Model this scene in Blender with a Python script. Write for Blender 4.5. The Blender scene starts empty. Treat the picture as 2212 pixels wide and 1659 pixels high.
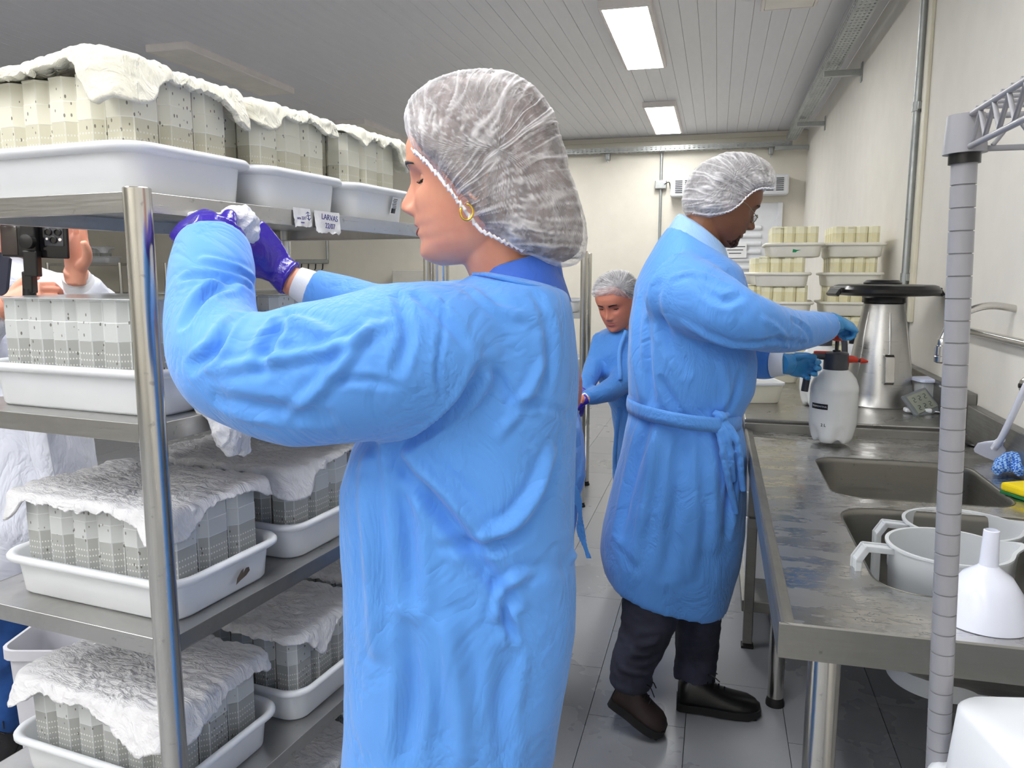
import bpy, bmesh, math, random
import numpy as np
from mathutils import Vector, Matrix, noise
from mathutils.bvhtree import BVHTree
random.seed(7); np.random.seed(7)
scene = bpy.context.scene
COL = scene.collection

# ------------------------------------------------------------------ camera, world, exposure
FPX, CX, CY, CAMH = 1680., 1106., 829.5, 1.42
PITCH = math.atan(239.5/1680); YAW = math.atan(444/math.hypot(1680, 239.5))
cam_d = bpy.data.cameras.new('camera'); cam = bpy.data.objects.new('camera', cam_d); COL.objects.link(cam)
cam_d.sensor_fit = 'HORIZONTAL'; cam_d.sensor_width = 36; cam_d.lens = 36*FPX/2212
cam_d.clip_start = .02; cam_d.clip_end = 60
cam.location = (0, 0, CAMH); cam.rotation_euler = (math.pi/2-PITCH, 0, YAW)
scene.camera = cam
world = bpy.data.worlds.new('world'); scene.world = world; world.use_nodes = True
world.node_tree.nodes['Background'].inputs[0].default_value = (1, 1, 1, 1)
world.node_tree.nodes['Background'].inputs[1].default_value = .3
scene.view_settings.view_transform = 'Standard'; scene.view_settings.look = 'None'
scene.view_settings.gamma = 1; scene.view_settings.use_curve_mapping = False
scene.view_settings.exposure = 0.12
LAMP = 24.0          # strength of the lit ceiling panels

# ------------------------------------------------------------------ measuring: from a point of the picture and a distance to a place in the room
def ray(x, y):
    u = -(y-CY)/FPX; r = (x-CX)/FPX
    F = math.cos(PITCH)+u*math.sin(PITCH); Z = -math.sin(PITCH)+u*math.cos(PITCH)
    return Vector((r*math.cos(YAW)-F*math.sin(YAW), r*math.sin(YAW)+F*math.cos(YAW), Z)), F
O = Vector((0, 0, CAMH))
def P(x, y, d):
    a, F = ray(x, y); return O + a*(d/F)
def PZ(x, y, z):
    a, F = ray(x, y); return O + a*((z-CAMH)/a.z)
def PX(x, y, X):
    a, F = ray(x, y); return O + a*(X/a.x)
def PY(x, y, Y):
    a, F = ray(x, y); return O + a*(Y/a.y)
RIGHT = Vector((math.cos(YAW), math.sin(YAW), 0)); FWD = Vector((-math.sin(YAW), math.cos(YAW), 0)); UP = Vector((0, 0, 1))

# ------------------------------------------------------------------ materials
def lin(c):
    def g(v):
        v /= 255.
        return v/12.92 if v <= .04045 else ((v+.055)/1.055)**2.4
    return (g(c[0]), g(c[1]), g(c[2]), 1)
MATS = {}
class NT:
    def __init__(s, name):
        s.m = bpy.data.materials.new(name); s.m.use_nodes = True; s.t = s.m.node_tree
        s.b = s.t.nodes['Principled BSDF']; s.o = s.t.nodes['Material Output']
        s.tc = s.t.nodes.new('ShaderNodeTexCoord')
    def n(s, typ, ins=None, **kw):
        x = s.t.nodes.new('ShaderNode'+typ)
        for k, v in kw.items(): setattr(x, k, v)
        for k, v in (ins or {}).items():
            if isinstance(v, bpy.types.NodeSocket): s.t.links.new(v, x.inputs[k])
            else: x.inputs[k].default_value = v
        return x
    def l(s, a, b): s.t.links.new(a, b)
    def coords(s, scale=(1, 1, 1), src='Object', rot=(0, 0, 0)):
        return s.n('Mapping', {'Vector': s.tc.outputs[src], 'Scale': scale, 'Rotation': rot}).outputs[0]
    def noise(s, sc, det=3, rough=.55, vec=None, dist=0):
        return s.n('TexNoise', {'Vector': vec or s.coords(), 'Scale': sc, 'Detail': det, 'Roughness': rough, 'Distortion': dist}).outputs[0]
    def ramp(s, fac, stops):
        r = s.n('ValToRGB', {'Fac': fac}); e = r.color_ramp.elements
        e[0].position, e[0].color = stops[0]; e[1].position, e[1].color = stops[-1]
        for p, c in stops[1:-1]:
            q = e.new(p); q.color = c
        return r.outputs[0]
    def rng(s, v, a, b, c, d):
        return s.n('MapRange', {0: v, 1: a, 2: b, 3: c, 4: d}).outputs[0]
    def mix(s, f, a, b, mode='MIX'):
        x = s.n('Mix', data_type='RGBA', blend_type=mode)
        for k, v in ((0, f), (6, a), (7, b)):
            if isinstance(v, bpy.types.NodeSocket): s.l(v, x.inputs[k])
            else: x.inputs[k].default_value = v
        return x.outputs[2]
    def math(s, op, a, b=0, c=0):
        x = s.n('Math', operation=op)
        for k, v in ((0, a), (1, b), (2, c)):
            if isinstance(v, bpy.types.NodeSocket): s.l(v, x.inputs[k])
            else: x.inputs[k].default_value = v
        return x.outputs[0]
    def bump(s, h, st=.2, dist=.002, nrm=None):
        b = s.n('Bump', {'Height': h, 'Strength': st, 'Distance': dist})
        if nrm: s.l(nrm, b.inputs['Normal'])
        return b.outputs[0]
    def set(s, **kw):
        N = {'color': 'Base Color', 'rough': 'Roughness', 'metal': 'Metallic', 'normal': 'Normal', 'alpha': 'Alpha', 'trans': 'Transmission Weight',
             'sss': 'Subsurface Weight', 'spec': 'Specular IOR Level', 'coat': 'Coat Weight', 'aniso': 'Anisotropic', 'ior': 'IOR', 'sheen': 'Sheen Weight'}
        for k, v in kw.items():
            i = s.b.inputs[N[k]]
            if isinstance(v, bpy.types.NodeSocket): s.l(v, i)
            else: i.default_value = v
        return s
def simple(name, c, rough=.5, metal=0, bump=None, var=.04, **kw):
    if name in MATS: return MATS[name]
    s = NT(name); c = lin(c)
    d = tuple(max(0, v*(1-var*2.2)) for v in c[:3])+(1,)
    s.set(color=s.mix(s.rng(s.noise(6, 4), .35, .65, 0, 1), d, c), rough=rough, metal=metal)
    if bump: s.set(normal=s.bump(s.noise(bump[0], 3), bump[1], bump[2] if len(bump) > 2 else .001))
    s.set(**kw); MATS[name] = s.m; return s.m

def m_steel(name, tint=(196, 195, 192), rough=.3, brush=(1, 1, 60), stains=.35):
    s = NT(name); c = lin(tint)
    vec = s.coords(brush)
    br = s.noise(8, 4, .6, vec)
    big = s.noise(5, 5, .65, dist=.6); spots = s.noise(38, 3, .6)
    st = s.rng(big, .42, .68, 0, stains)
    col = s.mix(st, c, tuple(v*.52 for v in c[:3])+(1,))
    col = s.mix(s.rng(spots, .66, .72, 0, .4), col, tuple(v*.3 for v in c[:3])+(1,))
    s.set(color=col, metal=1., rough=s.rng(s.math('ADD', br, s.math('MULTIPLY', big, .6)), .4, 1.1, rough*.7, rough*1.5))
    s.set(normal=s.bump(br, .06, .0006)); return s.m
STEEL = m_steel('brushed_steel'); STEEL_R = m_steel('polished_tube_steel', (205, 203, 198), .2, (40, 40, 1), .15)
STEEL_T = m_steel('wet_table_steel', (176, 175, 172), .27, (1, 1, 1), .35)
STEEL_D = m_steel('dull_steel', (150, 149, 145), .38, (1, 1, 20), .3)
def m_wet():
    s = NT('wet_counter_steel'); c = lin((200, 199, 197))
    v = s.coords((1, 2.4, 1))
    big = s.noise(7, 4, .6, v); rip = s.noise(42, 3, .5, v, 1.2)
    wet = s.rng(big, .46, .54, 0, 1)
    col = s.mix(s.rng(s.noise(10, 4), .4, .65, 0, .3), c, lin((168, 167, 166)))
    s.set(color=col, metal=1., rough=s.rng(wet, 0, 1, .34, .16))
    r2 = s.rng(rip, .55, .62, 0, 1)
    s.set(normal=s.bump(s.math('MULTIPLY', r2, wet), .35, .001)); return s.m
STEEL_W = m_wet()
WHITE_P = simple('white_tray_plastic', (222, 225, 230), .28, bump=(30, .02), var=.015, spec=.5)
CREAM_P = simple('aged_white_plastic', (238, 234, 214), .35, var=.04)
WALLM = simple('cream_wall_paint', (228, 223, 210), .7, bump=(120, .08, .0008), var=.02)
WALLW = simple('pale_wall_paint', (233, 229, 221), .6, bump=(120, .1, .0008), var=.02)
BLACK = simple('black_plastic', (16, 16, 18), .3)
DGREY = simple('dark_grey_plastic', (58, 60, 68), .4)
RUBBER = simple('black_rubber', (18, 18, 20), .6)
RED_P = simple('red_orange_plastic', (196, 48, 24), .35)
PANEL = simple('lamp_body_white', (240, 234, 230), .5)
PVC = simple('cream_pvc', (226, 220, 200), .45)
GALV = m_steel('galvanised_steel', (178, 182, 182), .42, (6, 6, 6), .3)
GREYP = simple('grey_epoxy', (146, 146, 152), .32, bump=(60, .05))
def m_floor(name, c):
    s = NT(name); a = lin(c)
    v = s.n('NewGeometry').outputs['Position']; n1 = s.noise(1.3, 5, .6, v); n2 = s.noise(16, 4, .7, v)
    col = s.mix(s.rng(n1, .35, .75, 0, .35), a, lin(tuple(min(255, k+22) for k in c)))
    col = s.mix(s.rng(n2, .6, .8, 0, .16), col, lin(tuple(k+50 for k in c)))
    s.set(color=col, rough=s.rng(n1, .3, .7, .2, .4), spec=.5, normal=s.bump(n2, .05, .0006)); return s.m
FLOORM = [m_floor('grey_vinyl_tile', (141, 143, 148)), m_floor('grey_vinyl_tile_darker', (136, 138, 143))]
GROUT = simple('dark_joint', (66, 67, 70), .8)
def m_ceil():
    s = NT('grey_pvc_ceiling'); v = s.coords((1, .15, 1)); n1 = s.noise(30, 3, .6, v)
    s.set(color=s.mix(n1, lin((222, 222, 227)), lin((232, 232, 236))), rough=.38, normal=s.bump(n1, .05, .0005)); return s.m
CEILM = m_ceil()
def m_emit(name, c, st):
    s = NT(name); s.set(color=c); s.b.inputs['Emission Color'].default_value = c; s.b.inputs['Emission Strength'].default_value = st; return s.m
LIT = m_emit('lit_lamp_diffuser', (1, 1, .985, 1), LAMP)
UNLIT = simple('unlit_lamp_diffuser', (246, 241, 232), .4)

def m_gown(name, c, shade=.85, wr=.35):
    s = NT(name); a = lin(c)
    fine = s.noise(700, 2, .6); crease = s.noise(9, 4, .6, s.coords((1, 1, .6)), .7)
    rid = s.math('ABSOLUTE', s.math('SUBTRACT', crease, .5))
    b1 = s.bump(s.rng(rid, 0, .10, 0, 1), wr, .006)
    b2 = s.bump(fine, .10, .0006, b1)
    s.set(color=s.mix(s.rng(s.noise(3, 3), .35, .65, 0, 1), tuple(v*shade for v in a[:3])+(1,), a), rough=.62, normal=b2, sheen=.25, spec=.3)
    s.set(sss=.0); return s.m
GOWN = m_gown('blue_gown_fabric', (92, 158, 240))
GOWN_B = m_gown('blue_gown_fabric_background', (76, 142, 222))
SCRUB = m_gown('scrub_blue_fabric', (58, 106, 206))
SHIRT = m_gown('pale_blue_shirt', (150, 190, 240))
COAT = m_gown('white_lab_coat_fabric', (226, 230, 244), .96, .5)
CUFF = simple('white_knit_cuff', (232, 234, 240), .85, bump=(300, .4))
def m_jeans(name, c):
    s = NT(name); a = lin(c); w = s.noise(500, 2); big = s.noise(9, 3)
    s.set(color=s.mix(s.rng(big, .4, .65, 0, .8), a, lin(tuple(k*1.35+8 for k in c))), rough=.9, normal=s.bump(w, .3, .0008)); return s.m
JEANS_D = m_jeans('charcoal_denim', (40, 42, 56)); JEANS_B = m_jeans('blue_denim', (26, 62, 118))
def m_skin(name, c, ruddy):
    s = NT(name); a = lin(c)
    n = s.noise(14, 4, .6); p = s.noise(420, 3)
    s.set(color=s.mix(s.rng(n, .4, .68, 0, .55), a, lin(ruddy)), rough=.46, sss=.18, normal=s.bump(p, .12, .0005), spec=.4)
    s.b.inputs['Subsurface Radius'].default_value = (.012, .005, .003); s.b.inputs['Subsurface Scale'].default_value = .6
    return s.m
SKIN_F = m_skin('fair_skin', (216, 154, 124), (204, 126, 106)); SKIN_M = m_skin('brown_skin', (122, 78, 54), (96, 58, 42))
SKIN_B = m_skin('light_skin', (205, 135, 112), (190, 108, 94)); SKIN_H = m_skin('rosy_hand_skin', (222, 160, 136), (206, 128, 108))
def m_hair(name, c, c2):
    s = NT(name); w = s.noise(60, 4, .6, s.coords((1, 1, .18)), .8)
    s.set(color=s.mix(s.rng(w, .4, .62, 0, 1), lin(c), lin(c2)), rough=.5, normal=s.bump(w, .6, .003)); return s.m
HAIR = m_hair('brown_grey_hair', (66, 50, 48), (112, 90, 84)); HAIR_D = m_hair('dark_hair', (40, 36, 38), (64, 58, 58))
def m_net(name, base=.35):
    s = NT(name)
    at = s.n('Attribute', attribute_name='pleat').outputs[2]
    fib = s.noise(160, 4, .7, dist=.5); big = s.noise(14, 4, .6, s.coords((1, 1, 1.6)), 1.2)
    al = s.math('ADD', s.rng(at, 0, 1, 0, .5), s.math('ADD', s.rng(fib, .3, .75, base-.06, base+.10), s.rng(big, .4, .75, -.05, .16)))
    # seen along its surface a thin net closes up
    lw = s.n('LayerWeight', {'Blend': .35}).outputs[1]
    al = s.math('ADD', al, s.rng(lw, .5, .98, 0, .4))
    s.set(color=lin((238, 236, 240)), rough=.6, alpha=s.math('MINIMUM', al, .97), normal=s.bump(s.math('ADD', at, s.math('MULTIPLY', fib, .3)), .5, .003), sheen=.2)
    return s.m
NET = m_net('white_hair_net', .19); NET2 = m_net('white_hair_net_dense', .30)
def m_glove(name, c, rough=.22):
    s = NT(name); n = s.noise(26, 4, .6, dist=1.5); f = s.noise(90, 3)
    s.set(color=lin(c), rough=rough, spec=.6, normal=s.bump(s.math('ADD', n, s.math('MULTIPLY', f, .25)), .55, .004)); return s.m
GLOVE_P = m_glove('violet_nitrile', (54, 34, 158)); GLOVE_B = m_glove('blue_nitrile', (50, 136, 196), .4)
def m_cotton(name, c=(238, 238, 240)):
    s = NT(name)
    v = s.coords((.8, 2.4, 1))
    n1 = s.noise(15, 5, .56, v, 1.1); n2 = s.noise(110, 4, .7, v, .8)
    r = s.math('ABSOLUTE', s.math('SUBTRACT', n1, .5))
    h = s.math('ADD', s.rng(r, 0, .16, 1, 0), s.math('MULTIPLY', n2, .5))
    s.set(color=s.mix(s.rng(r, 0, .12, 0, 1), tuple(min(1, v*1.08) for v in lin(c)[:3])+(1,), lin(c)), rough=.9, normal=s.bump(h, .6, .006), sheen=.15, spec=.15); return s.m
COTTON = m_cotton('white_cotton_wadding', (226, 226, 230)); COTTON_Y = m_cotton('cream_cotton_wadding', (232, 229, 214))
def m_jar(name, c_lo, c_hi, c_edge, bugs=.5, alpha=.9):
    s = NT(name)
    sep = s.n('SeparateXYZ', {0: s.tc.outputs['Object']})
    x, y, z = sep.outputs
    # rows of small moulded bumps below the step
    fx = s.math('ABSOLUTE', s.math('SUBTRACT', s.math('FRACT', s.math('MULTIPLY', s.math('ADD', x, y), 150)), .5))
    fz = s.math('ABSOLUTE', s.math('SUBTRACT', s.math('FRACT', s.math('MULTIPLY', z, 88)), .5))
    dot = s.math('MULTIPLY', s.math('LESS_THAN', fx, .2), s.math('LESS_THAN', fz, .13))
    dot = s.math('MULTIPLY', dot, s.math('LESS_THAN', z, .105))
    up = s.math('GREATER_THAN', z, .118)
    col = s.mix(s.noise(16, 3), lin(c_lo), tuple(v*.82 for v in lin(c_lo)[:3])+(1,))
    col = s.mix(up, col, lin(c_hi))
    col = s.mix(s.math('LESS_THAN', s.math('ABSOLUTE', s.math('SUBTRACT', z, .118)), .0007), col, lin(c_edge))
    col = s.mix(s.math('LESS_THAN', s.math('ABSOLUTE', s.math('SUBTRACT', z, .15)), .0006), col, lin(c_edge))
    vo = s.n('TexVoronoi', {'Vector': s.coords((1, 1, 1), 'Generated'), 'Scale': 11.})
    ex_ = s.math('LESS_THAN', s.math('ABSOLUTE', s.math('SUBTRACT', s.math('ABSOLUTE', x), .0146)), .0008)
    ey_ = s.math('LESS_THAN', s.math('ABSOLUTE', s.math('SUBTRACT', s.math('ABSOLUTE', y), .0232)), .0008)
    col = s.mix(s.math('MULTIPLY', s.math('MAXIMUM', ex_, ey_), .6), col, lin(c_edge))
    info = s.n('ObjectInfo').outputs['Random']
    vm = s.n('Mapping', {'Vector': s.tc.outputs['Object'], 'Scale': (1.25, 1.25, .62)})
    cb = s.n('CombineXYZ', {0: s.math('MULTIPLY', info, 7.), 1: s.math('MULTIPLY', info, 3.)})
    s.l(cb.outputs[0], vm.inputs['Location'])
    vo = s.n('TexVoronoi', {'Vector': vm.outputs[0], 'Scale': 120.})
    rnd = s.n('SeparateColor', {0: vo.outputs['Color']}).outputs[0]
    bug = s.math('MULTIPLY', s.math('LESS_THAN', vo.outputs['Distance'], .23), s.math('LESS_THAN', rnd, bugs*.55))
    col = s.mix(s.math('MULTIPLY', bug, .75), col, lin((74, 66, 56)))
    col = s.mix(s.math('MULTIPLY', dot, .8), col, lin((236, 236, 232)))
    s.set(color=col, rough=.32, alpha=alpha, spec=.5); return s.m
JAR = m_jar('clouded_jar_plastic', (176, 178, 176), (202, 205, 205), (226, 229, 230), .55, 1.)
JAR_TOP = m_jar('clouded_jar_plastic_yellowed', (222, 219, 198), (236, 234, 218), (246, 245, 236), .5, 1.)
JAR_Y = m_jar('yellowed_jar_plastic', (250, 242, 196), (252, 248, 216), (252, 250, 232), .0, 1.)
def m_clear(name, c, alpha, rough=.15):
    s = NT(name); s.set(color=lin(c), rough=rough, alpha=s.rng(s.n('LayerWeight', {'Blend': .3}).outputs[1], 0, 1, alpha, min(1, alpha+.5)), spec=.6)
    return s.m
CLEAR = m_clear('clear_plastic_film', (226, 230, 232), .3); MILKY = m_clear('milky_plastic', (214, 218, 222), .62, .25)
FUNNEL = simple('white_polythene', (226, 230, 246), .22, sss=.0)

# ------------------------------------------------------------------ objects
def tag(o, label=None, cat=None, group=None, kind=None):
    if label: o['label'] = label
    if cat: o['category'] = cat
    if group: o['group'] = group
    if kind: o['kind'] = kind
    return o
def thing(name, label, cat, loc=(0, 0, 0), rz=0, group=None):
    o = bpy.data.objects.new(name, None); COL.objects.link(o); o.empty_display_size = .05
    o.location = loc; o.rotation_euler = (0, 0, rz)
    o.matrix_basis = Matrix.Translation(Vector(loc)) @ Matrix.Rotation(rz, 4, 'Z')
    return tag(o, label, cat, group)
def wmat(o):
    m = o.matrix_basis.copy()
    while o.parent: o = o.parent; m = o.matrix_basis @ m
    return m
def obj(name, bm, mat, parent=None, world=True, smooth=None, origin=None):
    """links bm (or a mesh) as one object; geometry in world coordinates unless world=False"""
    if isinstance(bm, bmesh.types.BMesh):
        me = bpy.data.meshes.new(name); bm.to_mesh(me); bm.free()
    else: me = bm; me.name = name
    o = bpy.data.objects.new(name, me); COL.objects.link(o)
    if mat is not None:
        me.materials.clear()
        for m in (mat if isinstance(mat, (list, tuple)) else [mat]): me.materials.append(m)
    if parent is not None:
        o.parent = parent
        if world: me.transform(wmat(parent).inverted())
    elif origin is not None:
        me.transform(Matrix.Translation(-Vector(origin))); o.location = origin; o.matrix_basis = Matrix.Translation(Vector(origin))
    if smooth is not None:
        me.shade_smooth()
        if smooth < 3: me.set_sharp_from_angle(angle=smooth)
    return o
def dup(src, loc=None, rz=None, label=None):
    c = src.copy(); COL.objects.link(c)
    if loc is not None:
        z = rz if rz is not None else src.rotation_euler.z
        c.rotation_euler = (0, 0, z); c.location = loc
        c.matrix_basis = Matrix.Translation(Vector(loc)) @ Matrix.Rotation(z, 4, 'Z')
    if label: c['label'] = label
    for ch in list(src.children):
        d = ch.copy(); COL.objects.link(d); d.parent = c
        for g in list(ch.children):
            e = g.copy(); COL.objects.link(e); e.parent = d
    return c
def setparent(o, p): o.parent = p

def NB(): return bmesh.new()
def box(bm, c, s, rz=0, bev=0, M=None, seg=2):
    t = bmesh.new(); bmesh.ops.create_cube(t, size=1)
    bmesh.ops.scale(t, vec=s, verts=t.verts)
    if bev: bmesh.ops.bevel(t, geom=t.edges[:], offset=bev, segments=seg, affect='EDGES', profile=.5)
    m = Matrix.Translation(Vector(c)) @ (M if M is not None else Matrix.Rotation(rz, 4, 'Z'))
    bmesh.ops.transform(t, matrix=m, verts=t.verts)
    me = bpy.data.meshes.new('t'); t.to_mesh(me); bm.from_mesh(me); t.free(); bpy.data.meshes.remove(me)
    return bm
def frames(pts):
    pts = [Vector(p) for p in pts]; n = len(pts); out = []
    T = []
    for i in range(n):
        a = pts[max(0, i-1)]; b = pts[min(n-1, i+1)]; T.append((b-a).normalized())
    up = Vector((0, 0, 1)) if abs(T[0].z) < .9 else Vector((1, 0, 0))
    x = T[0].cross(up).normalized()
    for i in range(n):
        x = (x - T[i]*x.dot(T[i])).normalized(); out.append((pts[i], x, T[i].cross(x).normalized(), T[i]))
    return out
def skin_rings(bm, rings, cap=True, closed=False):
    V = [[bm.verts.new(p) for p in r] for r in rings]; n = len(V[0])
    for a, b in zip(V[:-1], V[1:]):
        for i in range(n): bm.faces.new((a[i], a[(i+1) % n], b[(i+1) % n], b[i]))
    if closed:
        a, b = V[-1], V[0]
        for i in range(n): bm.faces.new((a[i], a[(i+1) % n], b[(i+1) % n], b[i]))
    elif cap:
        bm.faces.new(V[0][::-1]); bm.faces.new(V[-1])
    return bm
def tube(bm, pts, r, seg=12, cap=True):
    F = frames(pts); rings = []
    for i, (p, x, y, t) in enumerate(F):
        rr = r[i] if isinstance(r, (list, tuple)) else r
        rings.append([p + x*(rr*math.cos(2*math.pi*k/seg)) + y*(rr*math.sin(2*math.pi*k/seg)) for k in range(seg)])
    return skin_rings(bm, rings, cap)
def lathe(bm, prof, c, seg=32, M=None, close=False):
    """prof: (radius, height) pairs"""
    rings = []
    for r, z in prof:
        r = max(r, 1e-4)
        ring = [Vector((r*math.cos(2*math.pi*k/seg), r*math.sin(2*math.pi*k/seg), z)) for k in range(seg)]
        if M is not None: ring = [M @ q for q in ring]
        rings.append([q + Vector(c) for q in ring])
    return skin_rings(bm, rings, not close, close)
def rrect(w, d, r, z, n=5):
    """rounded rectangle outline around the origin, counter-clockwise"""
    out = []
    for cx, cy, a0 in ((w/2-r, d/2-r, 0), (-w/2+r, d/2-r, 90), (-w/2+r, -d/2+r, 180), (w/2-r, -d/2+r, 270)):
        for k in range(n):
            a = math.radians(a0+90*k/(n-1)); out.append(Vector((cx+r*math.cos(a), cy+r*math.sin(a), z)))
    return out
def rr_rings(bm, spec, M=None, cap=True, n=5, closed=False):
    rings = [rrect(w, d, r, z, n) for (w, d, r, z) in spec]
    if M is not None: rings = [[M @ p for p in g] for g in rings]
    return skin_rings(bm, rings, cap, closed)
def solid(o, t, off=-1):
    m = o.modifiers.new('solid', 'SOLIDIFY'); m.thickness = t; m.offset = off; return o
def crom(pts, n=8):
    """smooth curve through points"""
    pts = [Vector(p) for p in pts]; out = []
    q = [pts[0]*2-pts[1]]+pts+[pts[-1]*2-pts[-2]]
    for i in range(1, len(q)-2):
        for k in range(n):
            t = k/n; a, b, c, d = q[i-1], q[i], q[i+1], q[i+2]
            out.append(.5*((2*b)+(c-a)*t+(2*a-5*b+4*c-d)*t*t+(3*b-a-3*c+d)*t**3))
    out.append(pts[-1]); return out
def evalmesh(o):
    dg = bpy.context.evaluated_depsgraph_get(); dg.update()
    me = bpy.data.meshes.new_from_object(o.evaluated_get(dg)); return me
def fuse(bm, voxel=.006, smooth=6, factor=.5):
    """one continuous skin round overlapping closed shapes"""
    me = bpy.data.meshes.new('f'); bmesh.ops.recalc_face_normals(bm, faces=bm.faces); bm.to_mesh(me); bm.free()
    o = bpy.data.objects.new('f', me); COL.objects.link(o)
    r = o.modifiers.new('r', 'REMESH'); r.mode = 'VOXEL'; r.voxel_size = voxel
    s = o.modifiers.new('s', 'SMOOTH'); s.factor = factor; s.iterations = smooth
    out = evalmesh(o); bpy.data.objects.remove(o); bpy.data.meshes.remove(me)
    out.shade_smooth(); return out
def getco(me):
    a = np.empty(len(me.vertices)*3); me.vertices.foreach_get('co', a); return a.reshape(-1, 3)
def setco(me, a): me.vertices.foreach_set('co', a.ravel()); me.update()
def getno(me):
    a = np.empty(len(me.vertices)*3, dtype=np.float32); me.vertex_normals.foreach_get('vector', a); return a.reshape(-1, 3).astype(float)
def meshbvh(me):
    me.calc_loop_triangles(); V = [v.co for v in me.vertices]
    return BVHTree.FromPolygons(V, [t.vertices for t in me.loop_triangles])
def sculpt(me, strokes):
    """strokes: (picture points, width, height); height > 0 a ridge, < 0 a crease; points are dropped on the cloth first"""
    bvh = meshbvh(me); co = getco(me); no = getno(me); dis = np.zeros(len(co))
    for pts, w, h in strokes:
        hit = []
        for x, y in pts:
            d, F = ray(x, y); r = bvh.ray_cast(O, d.normalized())
            if r[0] is not None: hit.append(r[0])
        if len(hit) < 2: continue
        c = crom(hit, 5)
        A = np.array([list(v) for v in c]); n = len(A)
        lo = A.min(0)-3*w; hi = A.max(0)+3*w
        idx = np.where(((co > lo) & (co < hi)).all(1))[0]
        if not len(idx): continue
        q = co[idx]; best = np.full(len(idx), 1e9); tp = np.zeros(len(idx))
        for i in range(n-1):
            a, b = A[i], A[i+1]; ab = b-a; L = (ab*ab).sum()+1e-12
            t = np.clip(((q-a)@ab)/L, 0, 1); dd = np.linalg.norm(q-(a+t[:, None]*ab), axis=1)
            m = dd < best; best[m] = dd[m]; tp[m] = (i+t[m])/(n-1)
        env = np.sin(np.clip(tp, 0, 1)*math.pi*.86+.22)**.6
        u = best/w
        prof = np.exp(-u*u*1.6)-.35*np.exp(-((u-1.5)/.6)**2)
        dis[idx] += h*env*prof
    co += no*dis[:, None]; setco(me, co)
def wrinkle(me, amp, sc, stretch=(1, 1, 1), seed=0):
    co = getco(me); no = getno(me); st = Vector(stretch); off = Vector((seed*3.1, seed*1.7, seed))
    d = np.empty(len(co))
    for i, c in enumerate(co):
        p = Vector((c[0]*st[0], c[1]*st[1], c[2]*st[2]))*sc+off
        a = noise.noise(p); b = noise.noise(p*2.1+Vector((5, 5, 5)))
        d[i] = (1-2.2*abs(a))*.7+(1-2.2*abs(b))*.3-.45
    co += no*(d*amp)[:, None]; setco(me, co)
def text_mesh(body, size, ext=.0004, bold=False):
    cu = bpy.data.curves.new('t', 'FONT'); cu.body = body; cu.size = size; cu.extrude = ext; cu.align_x = 'CENTER'; cu.align_y = 'CENTER'
    if bold: cu.offset = size*.02
    o = bpy.data.objects.new('t', cu); COL.objects.link(o); me = evalmesh(o); bpy.data.objects.remove(o); bpy.data.curves.remove(cu); return me
def basis(x, y, z, o):
    m = Matrix.Identity(4)
    for i, v in enumerate((x, y, z, o)):
        for k in range(3): m[k][i] = v[k]
    return m
# ================================================================== THE ROOM
XR, XL, YB, YF, H = .86, -8.6, 8.9, -3.4, 2.9
fl = obj('floor', box(NB(), ((XR+XL)/2, (YB+YF)/2, -.06), (XR-XL, YB-YF, .11)), GROUT); tag(fl, kind='structure')
TW, TL = .307, .614
tile_me = {}
bm = box(NB(), (0, 0, 0), (TW-.0022, TL-.0022, .006)); me = bpy.data.meshes.new('tile'); bm.to_mesh(me); bm.free(); me.materials.append(FLOORM[0])
me2 = me.copy(); me2.materials[0] = FLOORM[1]
k = 0; x = -.355-TW*28; far = NB()
while x < XR-.01:
    off = (k % 2)*TL/2; y = 2.335+off-TL*9.5
    while y < YB+.6:
        if x+TW/2 > XL and y < YB+.3 and y > YF+TL/2 and x < XR-.02:
            w = min(x+TW, XR)-x
            if x < -4.2 or y < 1. or x > XR-.3 and y < 1.4:
                box(far, (x+w/2, y, -.0005), (w-.0022, TL-.0022, .006)); y += TL; continue
            o = bpy.data.objects.new('floor_tile', me if random.random() < .6 else me2); COL.objects.link(o); o.parent = fl
            o.location = (x+w/2, y, -.0005); o.scale.x = w/TW
        y += TL
    x += TW; k += 1
tag(obj('floor_tile', far, FLOORM[0], fl), kind='stuff')
ce = obj('ceiling', box(NB(), ((XR+XL)/2, (YB+YF)/2, H+.06), (XR-XL, YB-YF, .09)), GROUT); tag(ce, kind='structure')
bm = box(NB(), (0, 0, 0), (.1005, YB-YF, .01), bev=.0012, seg=1); me = bpy.data.meshes.new('plank'); bm.to_mesh(me); bm.free(); me.materials.append(CEILM)
x = XR-.052
while x > XL:
    o = bpy.data.objects.new('ceiling_plank', me); COL.objects.link(o); o.parent = ce; o.location = (x, (YB+YF)/2, H+.005+random.uniform(-.0006, .0006)); x -= .102
for nm, c, s, m in (('wall_back', ((XR+XL)/2, YB+.06, H/2), (XR-XL+.24, .12, H), WALLM), ('wall_right', (XR+.06, (YB+YF)/2, H/2), (.12, YB-YF, H), WALLW),
                    ('wall_left', (XL-.06, (YB+YF)/2, H/2), (.12, YB-YF, H), WALLM), ('wall_front', ((XR+XL)/2, YF-.06, H/2), (XR-XL+.24, .12, H), WALLM)):
    tag(obj(nm, box(NB(), c, s), m), kind='structure')
tag(obj('trim_back', box(NB(), ((XR+XL)/2, YB-.012, H-.03), (XR-XL, .02, .05)), WALLM), kind='structure')

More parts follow.
